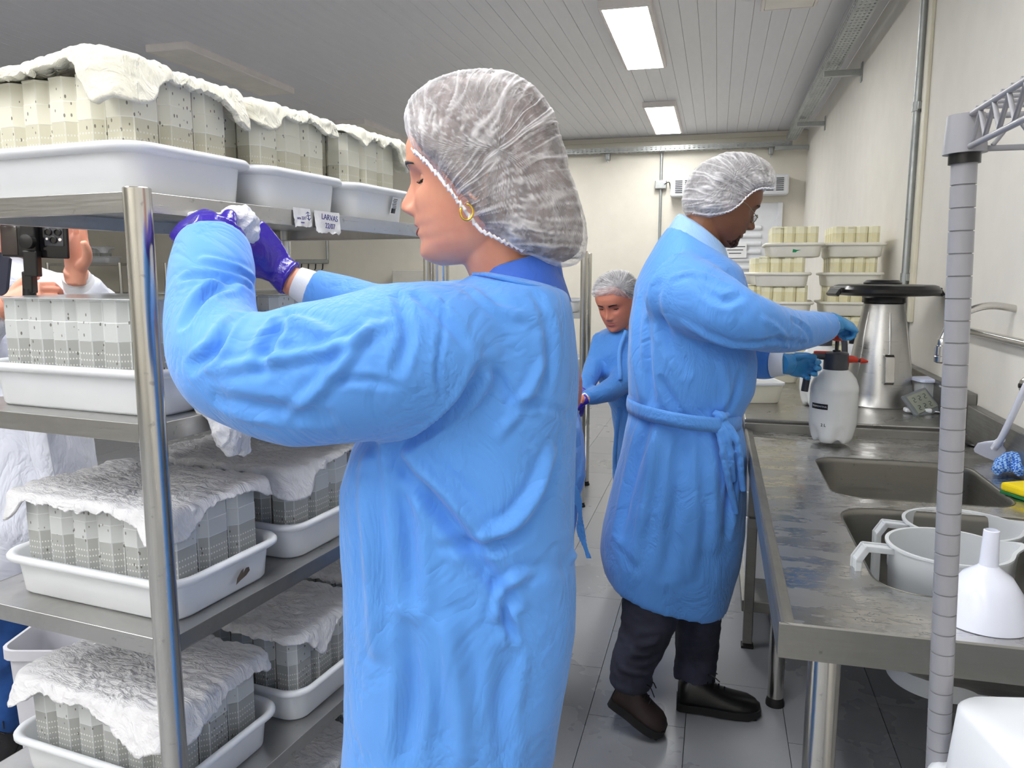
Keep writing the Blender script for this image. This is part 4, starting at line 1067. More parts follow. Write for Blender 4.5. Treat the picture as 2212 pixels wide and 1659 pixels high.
# ================================================================== PEOPLE
def isc(xs, ys, n=400):
    """smooth interpolation table"""
    xs = np.array(xs, float); ys = np.array(ys, float); o = np.argsort(xs); xs, ys = xs[o], ys[o]
    g = np.linspace(xs[0], xs[-1], n); v = np.interp(g, xs, ys); k = np.ones(13)/13
    vv = np.convolve(np.pad(v, 6, 'edge'), k, 'valid'); return lambda q: np.interp(q, g, vv)
class Head:
    def __init__(s, fem=True, sc=1., nose=1., heavy=0.):
        s.sc = sc; s.fem = fem
        s.f = isc([-.117, -.112, -.1, -.088, -.080, -.072, -.062, -.053, -.045, -.03, -.01, .006, .018, .032, .05, .075, .095, .108, .117],
                  [.058, .076, .0875, .0885, .0855, .0895, .089, .092, .0895, .089, .0865, .0865, .0915, .0955, .0945, .083, .060, .036, .004])
        s.b = isc([-.117, -.09, -.07, -.04, -.01, .02, .05, .08, .1, .117], [.0, .03, .055, .078, .093, .099, .096, .078, .055, .004])
        s.w = isc([-.117, -.112, -.1, -.085, -.065, -.045, -.02, .01, .04, .07, .095, .108, .117],
                  [.018, .030, .043+heavy*.6, .053+heavy, .0605+heavy, .066+heavy*.6, .0705, .0735, .076, .070, .052, .034, .004])
        s.nose = nose
    def pt(s, th, z):
        """th: 0 at the face front, counter-clockwise to the left ear"""
        c, sn = math.cos(th), math.sin(th); w = float(s.w(z))
        L = float(s.f(z)) if c > 0 else float(s.b(z))
        x = w*math.copysign(abs(sn)**.9, sn); y = L*math.copysign(abs(c)**(.92 if c > 0 else .95), c)
        if c > 0:
            g = lambda v, m, q: math.exp(-((v-m)/q)**2)
            ax = abs(x)
            # nose
            if -.06 < z < .03:
                hz = np.interp(z, [-.052, -.046, -.040, -.034, -.026, -.015, .0, .012, .02, .03], [0, .004, .015, .0235, .0245, .018, .0095, .0055, .002, 0])
                wn = np.interp(z, [-.05, -.036, -.026, -.01, .012], [.0115, .0105, .0085, .0065, .0065])
                y += s.nose*float(hz)*math.exp(-(abs(x)/float(wn))**2.3)
                y += .0085*g(ax, .0125, .0058)*g(z, -.036, .0075)
            y -= .0125*g(ax, .031, .0145)*g(z, .002, .0115)          # eye sockets
            y += .0035*g(ax, .032, .016)*g(z, .024, .007)            # brow ridge
            y += .0045*g(ax, .040, .017)*g(z, -.026, .016)           # cheeks
            y += .0030*g(ax, 0, .018)*g(z, -.0565, .0042)            # upper lip
            y += .0035*g(ax, 0, .015)*g(z, -.0685, .0048)            # lower lip
            y -= .0035*g(ax, 0, .021)*g(z, -.0622, .0019)            # mouth line
            y -= .0018*g(ax, 0, .003)*g(z, -.049, .005)
            y += .003*g(ax, 0, .014)*g(z, -.100, .010)               # chin
        return Vector((x, y, z))*s.sc
    def grid(s, nz=110, nt=190):
        zs = [-.1168+.2336*(i/(nz-1)) for i in range(nz)]
        ts = []
        for k in range(nt):
            u = (k/nt)*2-1; ts.append(math.pi*(.45*u+.55*u**3))
        return [[s.pt(t, z) for t in ts] for z in zs]
    def face(s, x, z, off=.0):
        """surface point of the face at a given x, z"""
        lo, hi = 0., math.pi/2; xx = abs(x)/s.sc; zz = z/s.sc
        for _ in range(24):
            m = (lo+hi)/2
            if s.pt(m, zz).x/s.sc < xx: lo = m
            else: hi = m
        p = s.pt(lo, zz); p.x = math.copysign(p.x, x); p.y += off; return p
def head_mesh(bm, hd, M, ears=True):
    skin_rings(bm, [[M @ p for p in r] for r in hd.grid()])
    if ears:
        for sd in (-1, 1):
            E = Matrix.Translation(Vector((sd*.074*hd.sc, -.006*hd.sc, -.006*hd.sc)))
            b = NB(); rings = []
            for r, o in ((.35, -.006), (1., .004), (1.08, .009), (.95, .013), (.7, .011), (.45, .006), (.1, .004)):
                ring = []
                for k in range(20):
                    a = 2*math.pi*k/20; z = math.sin(a)*.030*r-(.003 if math.sin(a) < 0 else 0); y = math.cos(a)*.0165*r*(1+.25*math.sin(a))-.004-z*.12
                    ring.append(M @ (E @ (Vector((sd*(o*.35+.003*max(0, -math.cos(a))*r), y, z))*hd.sc)))
                rings.append(ring)
            skin_rings(b, rings if sd > 0 else [r[::-1] for r in rings]); bmesh.ops.recalc_face_normals(b, faces=b.faces)
            me = bpy.data.meshes.new('e'); b.to_mesh(me); b.free(); bm.from_mesh(me)
    return bm
LIPM = simple('lip_skin', (176, 92, 84), .35); LIPM2 = simple('brown_lip_skin', (96, 54, 48), .35)
EYEW = simple('eye_white', (232, 228, 224), .15); IRIS = simple('dark_iris', (44, 28, 20), .1); LASH = simple('dark_lashes', (22, 16, 16), .6)
def strip_patch(hd, M, rows, off, name, mat, parent):
    """rows of (x, z) on the face, laid just over the skin"""
    b = NB(); V = [[b.verts.new(M @ hd.face(x, z, off)) for x, z in r] for r in rows]
    for a, c in zip(V[:-1], V[1:]):
        for i in range(len(a)-1): b.faces.new((a[i], a[i+1], c[i+1], c[i]))
    o = obj(name, b, mat, parent, smooth=1.4); return solid(o, .0006, 1)
def face_parts(hd, M, parent, skin, lip, hair, closed=.55, down=.35, brow=1.):
    S = hd.sc
    for sd in (-1, 1):
        ec = M @ (hd.face(sd*.031*S, .001*S)+Vector((0, -.0085*S, 0)))
        R3 = M.to_3x3()
        b = NB(); bmesh.ops.create_uvsphere(b, u_segments=20, v_segments=14, radius=.0118*S); bmesh.ops.translate(b, vec=ec, verts=b.verts)
        e = obj('eye', b, EYEW, parent, smooth=3)
        g = R3 @ Vector((0, math.cos(down), -math.sin(down)))
        b = tube(NB(), [ec+g*.0105*S, ec+g*.0119*S, ec+g*.0121*S], [.0062*S, .0054*S, .001*S], 18)
        obj('iris', b, IRIS, e, smooth=3)
        # lids: shells turned over the eyeball
        for up in (1, -1):
            b = NB(); rings = []; span = (math.radians(88)*closed+.42) if up > 0 else .62
            edge = math.radians(66)-span*.0
            n = 16; m = 8; V = []
            for i in range(m+1):
                row = []
                lat = up*(math.pi/2-(math.pi/2-(.02 if up < 0 else .0))*0)-up*0
                for k in range(n+1):
                    az = -1.25+2.5*k/n
                    hi = up*1.35; lo = (math.radians(22-70*closed) if up > 0 else math.radians(-30))
                    lo = lo*math.cos(az*.9)
                    la = hi+(lo-hi)*i/m
                    row.append(b.verts.new(ec+R3 @ (Vector((math.sin(az)*math.cos(la), math.cos(az)*math.cos(la), math.sin(la)))*(.0132*S))))
                V.append(row)
            for r0, r1 in zip(V[:-1], V[1:]):
                for k in range(n): b.faces.new((r0[k], r0[k+1], r1[k+1], r1[k]))
            edgepts = [v.co.copy() for v in V[-1]]
            l_ = obj('eyelid', b, skin, e, smooth=3); solid(l_, .0012, 0)
            if up > 0:
                b = tube(NB(), [p+(p-ec).normalized()*.0006 for p in edgepts], [.0003]+[.0010*S]*(n-1)+[.0003], 6)
                for k in range(2, n-1, 1):
                    p = edgepts[k]; q = (p-ec).normalized(); tube(b, [p, p+q*.004*S-R3 @ Vector((0, 0, .002*S)), p+q*.0065*S], [.00045, .0004, .0002], 4)
                obj('eyelash', b, LASH, e)
        br = []
        for off in (-.0032, 0, .0032):
            br.append([(sd*(.013+.034*t)*S, (.0205+.007*math.sin(t*2.4)-.004*t+off*brow*(1-.65*t**2))*S) for t in [i/12 for i in range(13)]])
        strip_patch(hd, M, br, .0012, 'eyebrow', hair, parent)
    up = [[((-.0235+.047*t)*S, (-.0620+k*(.0062-.0062*abs(2*t-1)**2.2-(.0012 if abs(t-.5) < .06 else 0)))*S) for t in [i/20 for i in range(21)]] for k in (0, .5, 1)]
    lo = [[((-.0235+.047*t)*S, (-.0628-k*(.0088-.0088*abs(2*t-1)**2.2))*S) for t in [i/20 for i in range(21)]] for k in (0, .5, 1)]
    strip_patch(hd, M, up, .0004, 'upper_lip', lip, parent); strip_patch(hd, M, lo, .0004, 'lower_lip', lip, parent)

def hull(bm, rings, n=40, p=2.35):
    """closed trunk; ring: (y, xl, xr, distance, half thickness[, drop right, drop near])"""
    out = []
    for r in rings:
        y, xl, xr, D, td = r[:5]; dr = r[5] if len(r) > 5 else 0; dn = r[6] if len(r) > 6 else 0
        c = P((xl+xr)/2, y, D); a = (P(xr, y, D)-P(xl, y, D)).length/2; ring = []
        for k in range(n):
            t = 2*math.pi*k/n; cx, sy = math.cos(t), math.sin(t)
            u = math.copysign(abs(cx)**(2/p), cx); v = math.copysign(abs(sy)**(2/p), sy)
            ring.append(c+RIGHT*(a*u)+FWD*(td*v)+Vector((0, 0, -dr*u+dn*v)))
        out.append(ring)
    return skin_rings(bm, out)
def limb(bm, pts, seg=24, n=5, flat=1.):
    """pts: (x, y, distance, radius in picture points)"""
    C = crom([P(x, y, D) for x, y, D, r in pts], n); R = []
    rr = [r*D/1697 for x, y, D, r in pts]
    t = np.linspace(0, len(pts)-1, len(C)); R = list(np.interp(t, range(len(pts)), rr))
    return tube(bm, C, R, seg)
def netcap(outline, C, D, W, name, mat, parent, rim=(), scale=1., pleats=46, NA=420, NR=54, kfront=(), amp=.0014, lat=RIGHT, dep=FWD, seed=0, power=2.3, gather=None):
    """a puffed shape whose side view is the outline (picture points, star-shaped round C)"""
    a0 = P(C[0], C[1], D)
    pol = []
    for x, y in outline:
        p = P(x, y, D)-a0; pol.append((math.atan2(p.z, p.dot(RIGHT)), math.hypot(p.z, p.dot(RIGHT))))
    pol.sort(); an = np.array([q[0] for q in pol]); ra = np.array([q[1] for q in pol])
    an3 = np.concatenate([an-2*math.pi, an, an+2*math.pi]); ra3 = np.concatenate([ra, ra, ra])
    verts = []; att = []; 
    th = np.linspace(-math.pi, math.pi, NA, endpoint=False)
    R = np.interp(th, an3, ra3); k = np.ones(9)/9; R = np.convolve(np.concatenate([R[-4:], R, R[:4]]), k, 'valid')*scale
    rv = Vector((seed, seed*2.3, 1))
    gp = (P(gather[0], gather[1], D)-a0) if gather else Vector((0, 0, 0)); gx, gz = gp.dot(RIGHT), gp.z
    faces = []
    for side in (-1, 1):
        base = len(verts)
        for j in range(NR+1):
            rho = math.sin((j/NR)*math.pi/2) if j < NR else 1.
            for i in range(NA):
                t = th[i]; kk = power
                for (ta, tw, kv) in kfront:
                    d = (t-ta+math.pi) % (2*math.pi)-math.pi; kk += (kv-power)*math.exp(-(d/tw)**4)
                h = W*max(0., 1-rho**kk)**(1/2.1)
                vx, vz = math.cos(t)*R[i]*rho-gx, math.sin(t)*R[i]*rho-gz
                tg = math.atan2(vz, vx) if gather else t; dg = math.hypot(vx, vz)/.12
                tg += .045*noise.noise(Vector((vx*22, vz*22, side))+rv)
                q = Vector((tg*pleats/3.6, dg*1.1, side*2.))+rv
                n1 = noise.noise(q); n2 = noise.noise(Vector((tg*pleats/1.5, dg*1.8, side))+rv)
                warp = noise.noise(Vector((math.cos(t)*rho*3, math.sin(t)*rho*3, side))+rv)
                fin = noise.noise(Vector((math.cos(tg)*dg*6+warp, tg*9+warp*2, dg*7))+rv)
                pl = max(0, 1-abs(n1)*9)*.7+max(0, 1-abs(n2)*8)*.35+max(0, 1-abs(fin)*5)*.22
                rr = R[i]*rho; bump = amp*(pl-.4)
                off = dep*(side*(h+bump))+ (lat*math.cos(t)+UP*math.sin(t))*(rr+bump*rho)
                verts.append(a0+off); att.append(min(1., pl))
        for j in range(NR):
            for i in range(NA):
                a, b_ = base+j*NA+i, base+j*NA+(i+1) % NA; f = (a, b_, b_+NA, a+NA); faces.append(f if side > 0 else f[::-1])
    me = bpy.data.meshes.new(name); me.from_pydata(verts, [], faces)
    at = me.attributes.new('pleat', 'FLOAT', 'POINT'); at.data.foreach_set('value', att)
    me.shade_smooth(); o = obj(name, me, mat, parent, smooth=None)
    if rim:
        for sgn in (-1, 1):
            pts = [P(x, y, D)+FWD*(sgn*dd) for x, y, dd in rim]
            c = crom(pts, 12); rr = [.0016+.0011*abs(math.sin(i*1.9)) for i in range(len(c))]
            cc = [p+UP*(.0016*math.sin(i*2.3))+RIGHT*(.0012*math.cos(i*1.7)) for i, p in enumerate(c)]
            obj('elastic_edge', tube(NB(), cc, rr, 8), mat_rim, o, smooth=3)
    return o
mat_rim = simple('white_elastic_edge', (240, 238, 242), .7, bump=(300, .5))
def hand_mesh(bm, M, curls, thumb=(.6, .5, .3), s=1., spread=1., left=True):
    """local: +Y towards the fingers, +Z back of the hand, +X thumb side"""
    K = Matrix.Diagonal((1 if left else -1, 1, 1, 1))
    T = lambda p: M @ (K @ (Vector(p)*s))
    rings = []
    for y, w, h, xo, zo in ((-.03, .024, .021, 0, 0), (0, .027, .020, 0, 0), (.02, .036, .019, .002, 0), (.05, .042, .017, .002, 0), (.08, .042, .0145, .001, .001), (.098, .038, .011, 0, .001)):
        rings.append([T((xo+w*math.cos(a), y, zo+h*math.sin(a))) for a in [2*math.pi*k/20 for k in range(20)]])
    skin_rings(bm, rings)
    base = [(.030, .088, .0098, .074), (.0105, .094, .0102, .082), (-.0105, .091, .0096, .076), (-.0295, .082, .0085, .060)]
    for (bx_, by_, r, L), cu in zip(base, curls):
        p = Vector((bx_, by_-.014, .0)); a = 0; pts = [p.copy()]; ang = spread*bx_*2.2
        segs = (.014, L*.46, L*.29, L*.25); cum = (0, cu[0], cu[1], cu[2])
        for sg, c in zip(segs, cum):
            a += c; d = Vector((math.sin(ang)*math.cos(a), math.cos(ang)*math.cos(a), -math.sin(a))); mid = p+d*sg*.5; p = p+d*sg; pts += [mid, p.copy()]
        n = len(pts); rr = [r*s*(1.05-.22*i/(n-1)) for i in range(n)]
        tube(bm, [T(q) for q in pts], rr, 12); 
        t = bmesh.new(); bmesh.ops.create_icosphere(t, subdivisions=2, radius=rr[-1]); bmesh.ops.translate(t, vec=T(pts[-1]), verts=t.verts)
        me = bpy.data.meshes.new('t'); t.to_mesh(me); bm.from_mesh(me); t.free()
    o_, c1, c2 = thumb
    p = Vector((.020, .018, -.004)); d0 = Vector((math.sin(o_), math.cos(o_)*.9, -c1)).normalized(); d1 = Vector((math.sin(o_*.6), math.cos(o_*.6), -c1-c2)).normalized(); d2 = Vector((math.sin(o_*.15), math.cos(o_*.15), -c1-c2*1.8)).normalized()
    pts = [p, p+d0*.035]; pts += [pts[-1]+d1*.032]; pts += [pts[-1]+d2*.027]
    tube(bm, [T(q) for q in crom(pts, 4)], [.0155*s, .015*s, .014*s, .0135*s, .013*s, .0125*s, .012*s, .0118*s, .0115*s, .011*s, .0105*s, .0095*s, .0075*s], 12)
    return bm
def hframe(wrist, fdir, back):
    y = fdir.normalized(); z = (back-y*back.dot(y)).normalized(); x = y.cross(z); return basis(x, y, z, wrist)
def shoe(heel, toe, parent, mat, sole, lift=0):
    d = toe-heel; L = d.length; x = d.normalized(); y = Vector((0, 0, 1)).cross(x).normalized(); z = x.cross(y)
    sec = [(0, .030, .085), (.04, .040, .105), (.14, .043, .115), (.28, .043, .115), (.4, .046, .097), (.52, .051, .080), (.7, .055, .068), (.85, .051, .062), (.95, .038, .05), (1, .018, .036)]
    rings = []; rs = []
    for t, w, h in sec:
        c = heel+x*(L*t)
        rings.append([c+y*(w*math.cos(a))+z*(.022+(h-.022)*max(0, math.sin(a))**.8 if math.sin(a) > 0 else .02) for a in [2*math.pi*k/24 for k in range(24)]])
        rs.append([c+x*(.006*(t-.5))+y*((w+.005)*math.copysign(abs(math.cos(a))**.7, math.cos(a)))+z*(.030 if math.sin(a) > 0 else (.004 if t < .9 else .010)) for a in [2*math.pi*(k+.5)/24 for k in range(24)]])
    b = NB(); skin_rings(b, rings); bmesh.ops.recalc_face_normals(b, faces=b.faces); s_ = obj('shoe', b, mat, parent, smooth=1.2)
    b = NB(); skin_rings(b, rs)
    for k in range(9): box(b, heel+x*(L*(.05+.11*k))+z*.005, (.012, .085 if k > 4 else .07, .012), M=basis(x, y, z, (0, 0, 0)), bev=.002)
    bmesh.ops.recalc_face_normals(b, faces=b.faces); obj('sole', b, sole, s_, smooth=.7)
    b = NB()
    for k in range(4):
        c = heel+x*(L*(.36+.07*k)); zt_ = [.108, .097, .087, .079][k]
        tube(b, [c-y*.024+z*(zt_-.012), c+z*(zt_+.004), c+y*.024+z*(zt_-.012)], .0026, 6)
    c = heel+x*(L*.33)+z*.014; tube(b, crom([c+z*.102, c+x*.02+z*.115-y*.02, c+x*.045+z*.1-y*.03], 4), .002, 6); tube(b, crom([c+z*.102, c+x*.02+z*.112+y*.02, c+x*.04+z*.095+y*.03], 4), .002, 6)
    obj('laces', b, BLACK, s_); return s_
def basis_head(f, tilt, center, roll=0):
    """f: horizontal facing direction; tilt: looking down"""
    f = f.normalized(); y = (f*math.cos(tilt)-UP*math.sin(tilt)); z = (UP*math.cos(tilt)+f*math.sin(tilt)); x = y.cross(z)
    return basis(x, y, z, center) @ Matrix.Rotation(roll, 4, 'Y')

# ------------------------------------------------------------------ front woman
t = thing('person', 'nearest person, in blue gown, violet gloves and white hair net, back to camera', 'person', (P(1000, 800, 1.1).x, P(1000, 800, 1.1).y, 0))
W1 = t
hdw = Head(True, .985, .95); Mw = basis_head(-RIGHT*math.cos(.10)+FWD*math.sin(.10), .085, P(1030, 384, 1.10))
b = NB(); head_mesh(b, hdw, Mw)
limb(b, [(1040, 430, 1.10, 80), (1056, 500, 1.10, 77), (1080, 560, 1.105, 75), (1102, 610, 1.11, 80), (1110, 660, 1.11, 96), (1100, 740, 1.10, 130)])
me = fuse(b, .0024, 3)
# the clothed rest of the body, coarser, and the bare wrist
b = NB(); b.from_mesh(me)
hull(b, [(640, 980, 1200, 1.1, .08), (760, 930, 1210, 1.1, .11), (1000, 800, 1210, 1.1, .11), (1300, 790, 1200, 1.1, .115), (1500, 800, 1170, 1.1, .12)], 24)
limb(b, [(960, 740, 1.02, 80), (640, 800, 1.0, 75), (470, 780, 1.03, 66), (458, 620, 1.12, 56), (462, 540, 1.17, 46)], 16)
limb(b, [(980, 700, 1.25, 60), (800, 720, 1.32, 56), (720, 655, 1.36, 44), (640, 612, 1.365, 31), (606, 590, 1.365, 31)], 16)
for x in (880, 1060): limb(b, [(x, 1450, 1.1, 130), (x, 1900, 1.1, 90), (x, 2500, 1.1, 62)], 16)
obj('body', b, SKIN_F, t, smooth=3)
face_parts(hdw, Mw, t, SKIN_F, LIPM, HAIR_D, closed=.45)
OUTW = [(893, 322), (880, 290), (875, 250), (885, 215), (915, 188), (960, 165), (1010, 154), (1060, 153), (1110, 163), (1155, 190), (1190, 235), (1212, 300), (1228, 370), (1250, 430), (1265, 480), (1268, 540), (1255, 567), (1215, 580),
        (1180, 576), (1140, 560), (1085, 534), (1040, 506), (1010, 466), (985, 428), (955, 392), (930, 362), (905, 338)]
KF = [(math.radians(-165), .55, 12.), (math.radians(-105), .75, 8.)]
netcap(OUTW, (1080, 345), 1.10, .082, 'hair', HAIR, t, scale=.955, NA=200, NR=30, kfront=KF, amp=.002)
netcap(OUTW, (1080, 345), 1.10, .089, 'hair_net', NET, t, kfront=KF, seed=3, gather=(925, 480),
       rim=[(890, 318, .01), (905, 338, .045), (930, 362, .07), (957, 393, .078), (985, 428, .079), (1012, 464, .079), (1042, 502, .078), (1085, 524, .070), (1130, 543, .05)])
e = Mw @ Vector((.0, 0, 0)); ep = P(1008, 458, 1.015)
cir = [ep+RIGHT*(.008*math.sin(a))+UP*(.010*math.cos(a)) for a in [2*math.pi*k/20 for k in range(18)]]
gold = NT('gold'); gold.set(color=lin((230, 190, 90)), metal=1., rough=.25)
obj('earring', tube(NB(), cir, .0016, 8), gold.m, t, smooth=3)
# scrub collar
b = NB()
cr = []
for (x, y, D, r, dl, dn) in ((1117, 650, 1.11, 118, 0, 0), (1117, 612, 1.11, 100, .008, 0), (1115, 566, 1.11, 92, .014, .01), (1115, 562, 1.11, 88, .014, .01), (1116, 600, 1.11, 90, .008, 0)):
    c = P(x, y, D); rr = r*D/1697
    cr.append([c+RIGHT*(rr*math.cos(a))+FWD*(rr*1.0*math.sin(a))+UP*(dl*math.cos(a)*1.2) for a in [2*math.pi*k/48 for k in range(48)]])
skin_rings(b, cr, cap=False); o = obj('scrub_collar', b, SCRUB, t, smooth=3); solid(o, .002)
# gown
b = NB()
hull(b, [(598, 1040, 1196, 1.10, .062, .012), (612, 1004, 1213, 1.10, .085, .008), (632, 950, 1226, 1.10, .105), (665, 910, 1235, 1.10, .125), (720, 880, 1243, 1.10, .135), (800, 850, 1250, 1.10, .138), (880, 815, 1247, 1.10, .136), (960, 765, 1242, 1.10, .135),
         (1050, 740, 1240, 1.10, .135), (1150, 739, 1241, 1.10, .135), (1250, 747, 1245, 1.10, .14), (1350, 750, 1240, 1.10, .142), (1450, 750, 1226, 1.10, .145), (1550, 747, 1206, 1.10, .147), (1659, 742, 1188, 1.10, .15), (1850, 738, 1180, 1.10, .155), (2050, 735, 1180, 1.10, .16)])
limb(b, [(1060, 735, 1.06, 120), (960, 755, 1.01, 152), (850, 782, .99, 170), (740, 802, .985, 163), (640, 812, .985, 155), (560, 806, .995, 138), (490, 782, 1.01, 122), (460, 718, 1.05, 103), (456, 645, 1.09, 92), (460, 580, 1.13, 88), (463, 528, 1.16, 77)], 32)
limb(b, [(1050, 690, 1.18, 90), (930, 690, 1.27, 85), (820, 690, 1.33, 78), (740, 655, 1.36, 62), (690, 632, 1.365, 50), (668, 622, 1.365, 43)], 24)
me = fuse(b, .0052, 12)
wrinkle(me, .0035, 5.5, (1, 1, .7), seed=1)
ST = [([(460, 800), (600, 775), (740, 745), (830, 700)], .012, .007), ([(420, 790), (470, 745), (520, 680)], .014, -.011), ([(560, 800), (590, 720), (620, 680)], .014, -.010), ([(400, 700), (440, 640), (500, 612)], .012, -.009),
      ([(440, 560), (500, 575), (548, 600)], .010, .006), ([(400, 600), (480, 600), (545, 625)], .010, -.007), ([(620, 900), (700, 830), (760, 760), (800, 700)], .012, .007), ([(700, 830), (760, 820), (850, 830)], .009, -.004),
      ([(960, 640), (955, 720), (945, 800), (950, 860)], .006, -.004), ([(850, 965), (920, 930), (1000, 870), (1040, 800)], .016, -.013), ([(850, 985), (930, 1080), (1010, 1180), (1100, 1300)], .018, -.012), ([(880, 990), (960, 1060), (1040, 1150)], .018, .008),
      ([(860, 1000), (880, 1150), (890, 1300)], .020, -.010), ([(790, 1000), (800, 1200), (810, 1400)], .022, .008), ([(1050, 1160), (1110, 1130), (1160, 1060), (1190, 980)], .016, .010), ([(960, 1180), (1060, 1180), (1140, 1150)], .014, -.006),
      ([(1180, 780), (1120, 880), (1080, 940)], .012, .005), ([(1100, 900), (1150, 870), (1230, 900)], .010, -.005), ([(1070, 1330), (1110, 1250), (1240, 1200)], .013, .009), ([(1080, 1300), (1095, 1340), (1110, 1380)], .010, -.009),
      ([(1050, 760), (1090, 840), (1110, 880)], .012, -.005), ([(880, 1350), (890, 1500), (870, 1650)], .022, -.010), ([(960, 1350), (990, 1500), (1000, 1650)], .024, .009), ([(1100, 1420), (1080, 1540), (1090, 1650)], .024, -.008), ([(1010, 620), (1060, 660), (1150, 690)], .012, .004),
      ([(900, 640), (950, 680), (1000, 740)], .012, -.006), ([(860, 640), (880, 720), (860, 800)], .012, -.006), ([(1160, 640), (1190, 760), (1170, 860)], .014, -.005), ([(600, 690), (660, 700), (720, 730)], .014, .006), ([(470, 860), (560, 880), (700, 900)], .018, -.006)]
sculpt(me, [(p_, w_*.72, h_*1.35) for p_, w_, h_ in ST])
obj('gown', me, GOWN, t)
# neckline binding
b = tube(NB(), crom([P(1022, 592, 1.07), P(1050, 594, 1.035), P(1100, 606, 1.02), P(1155, 618, 1.02), P(1200, 622, 1.06)], 8), .0022, 8); obj('neck_binding', b, GOWN_B, t, smooth=3)
# far cuff and glove, near glove
cu = NB(); limb(cu, [(676, 627, 1.365, 41), (655, 616, 1.365, 37), (640, 609, 1.365, 34)], 28); obj('cuff', cu, CUFF, t, smooth=.8)
b = NB(); hand_mesh(b, hframe(P(612, 592, 1.365), P(556, 528, 1.335)-P(612, 592, 1.365), -FWD+UP*.5+RIGHT*.5), [(.5, .5, .4), (.55, .55, .4), (.6, .6, .4), (.6, .6, .5)], (.5, .4, .4), .92, left=False)
limb(b, [(600, 580, 1.365, 34), (618, 596, 1.365, 37), (628, 602, 1.365, 40)], 20)
me = fuse(b, .0026, 3); wrinkle(me, .0022, 26, seed=6); obj('glove', me, GLOVE_P, t)
b = NB(); hand_mesh(b, hframe(P(480, 528, 1.185), (-RIGHT*.62+UP*.30+FWD*.45), -FWD*.8+UP*.75-RIGHT*.1), [(.7, .9, .6), (.75, 1.0, .6), (.8, 1.0, .7), (.85, 1.0, .7)], (.75, -.1, .5), .95, left=True)
limb(b, [(468, 500, 1.18, 60), (462, 530, 1.165, 66), (460, 555, 1.15, 66)], 20)
me = fuse(b, .0026, 3); wrinkle(me, .0025, 24, seed=4); obj('glove', me, GLOVE_P, t)
# trousers and shoes, below the frame
b = NB()
for x in (880, 1060): limb(b, [(x, 1500, 1.12, 120), (x, 1900, 1.12, 105), (x, 2600, 1.12, 88)], 20)
b2 = fuse(b, .012, 3); obj('scrub_trousers', b2, SCRUB, t)
for x in (880, 1060):
    q = P(x, 2000, 1.12); q.z = .0; h_ = q-(-RIGHT)*.06; shoe(h_+FWD*.0, h_-RIGHT*.25, t, simple('white_leather', (220, 220, 222), .5), RUBBER)
# the wad of cotton she holds
b = NB(); random.seed(5)
for x, y, D, r in ((520, 480, 1.27, 34), (535, 500, 1.28, 26), (505, 470, 1.26, 26), (428, 480, 1.30, 26), (460, 490, 1.28, 30), (545, 478, 1.28, 14), (530, 458, 1.27, 14), (555, 492, 1.29, 7)):
    s_ = bmesh.new(); bmesh.ops.create_icosphere(s_, subdivisions=2, radius=r*D/1697); bmesh.ops.translate(s_, vec=P(x, y, D), verts=s_.verts); m_ = bpy.data.meshes.new('t'); s_.to_mesh(m_); b.from_mesh(m_); s_.free()
tube(b, [P(428, 480, 1.30), P(520, 480, 1.27)], .014, 10)
me = fuse(b, .0028, 2); wrinkle(me, .005, 55, seed=9); o = obj('cotton_wad', me, COTTON, None, origin=P(510, 480, 1.27)); tag(o, 'wad of white cotton held in the front woman\'s gloved hands', 'cotton')

# ------------------------------------------------------------------ man at the sinks
D = 2.42
t = thing('person', 'person in blue gown, glasses and hair net pumping the spray bottle', 'person', (P(1450, 800, D).x, P(1450, 800, D).y, 0)); MN = t
hdm = Head(False, 1.04, 1.12, .002); Mm = basis_head(RIGHT+FWD*.06, .44, P(1566, 436, D))
b = NB(); head_mesh(b, hdm, Mm)
limb(b, [(1545, 440, D, 36), (1522, 480, D, 41), (1505, 530, D, 46), (1490, 600, D, 60)])
me = fuse(b, .003, 3); b = NB(); b.from_mesh(me)
hull(b, [(560, 1420, 1560, D, .10), (700, 1390, 1590, D, .15), (900, 1385, 1570, D, .14), (1150, 1370, 1570, D, .15)], 24)
limb(b, [(1455, 620, D-.1, 40), (1520, 655, D-.18, 40), (1600, 692, D-.24, 34), (1680, 712, D-.18, 27), (1750, 708, D-.07, 20), (1804, 702, D+.01, 16)], 16)
limb(b, [(1540, 660, D+.15, 40), (1590, 740, D+.17, 33), (1640, 778, D+.12, 26), (1680, 786, D+.06, 15), (1694, 786, D+.055, 13)], 16)
limb(b, [(1440, 1150, D-.08, 60), (1390, 1330, D-.1, 40), (1355, 1480, D-.1, 28)], 16); limb(b, [(1500, 1150, D+.1, 60), (1505, 1330, D+.06, 40), (1500, 1480, D+.02, 28)], 16)
obj('body', b, SKIN_M, t, smooth=3)
face_parts(hdm, Mm, t, SKIN_M, LIPM2, LASH, closed=.75, down=.7, brow=1.35)
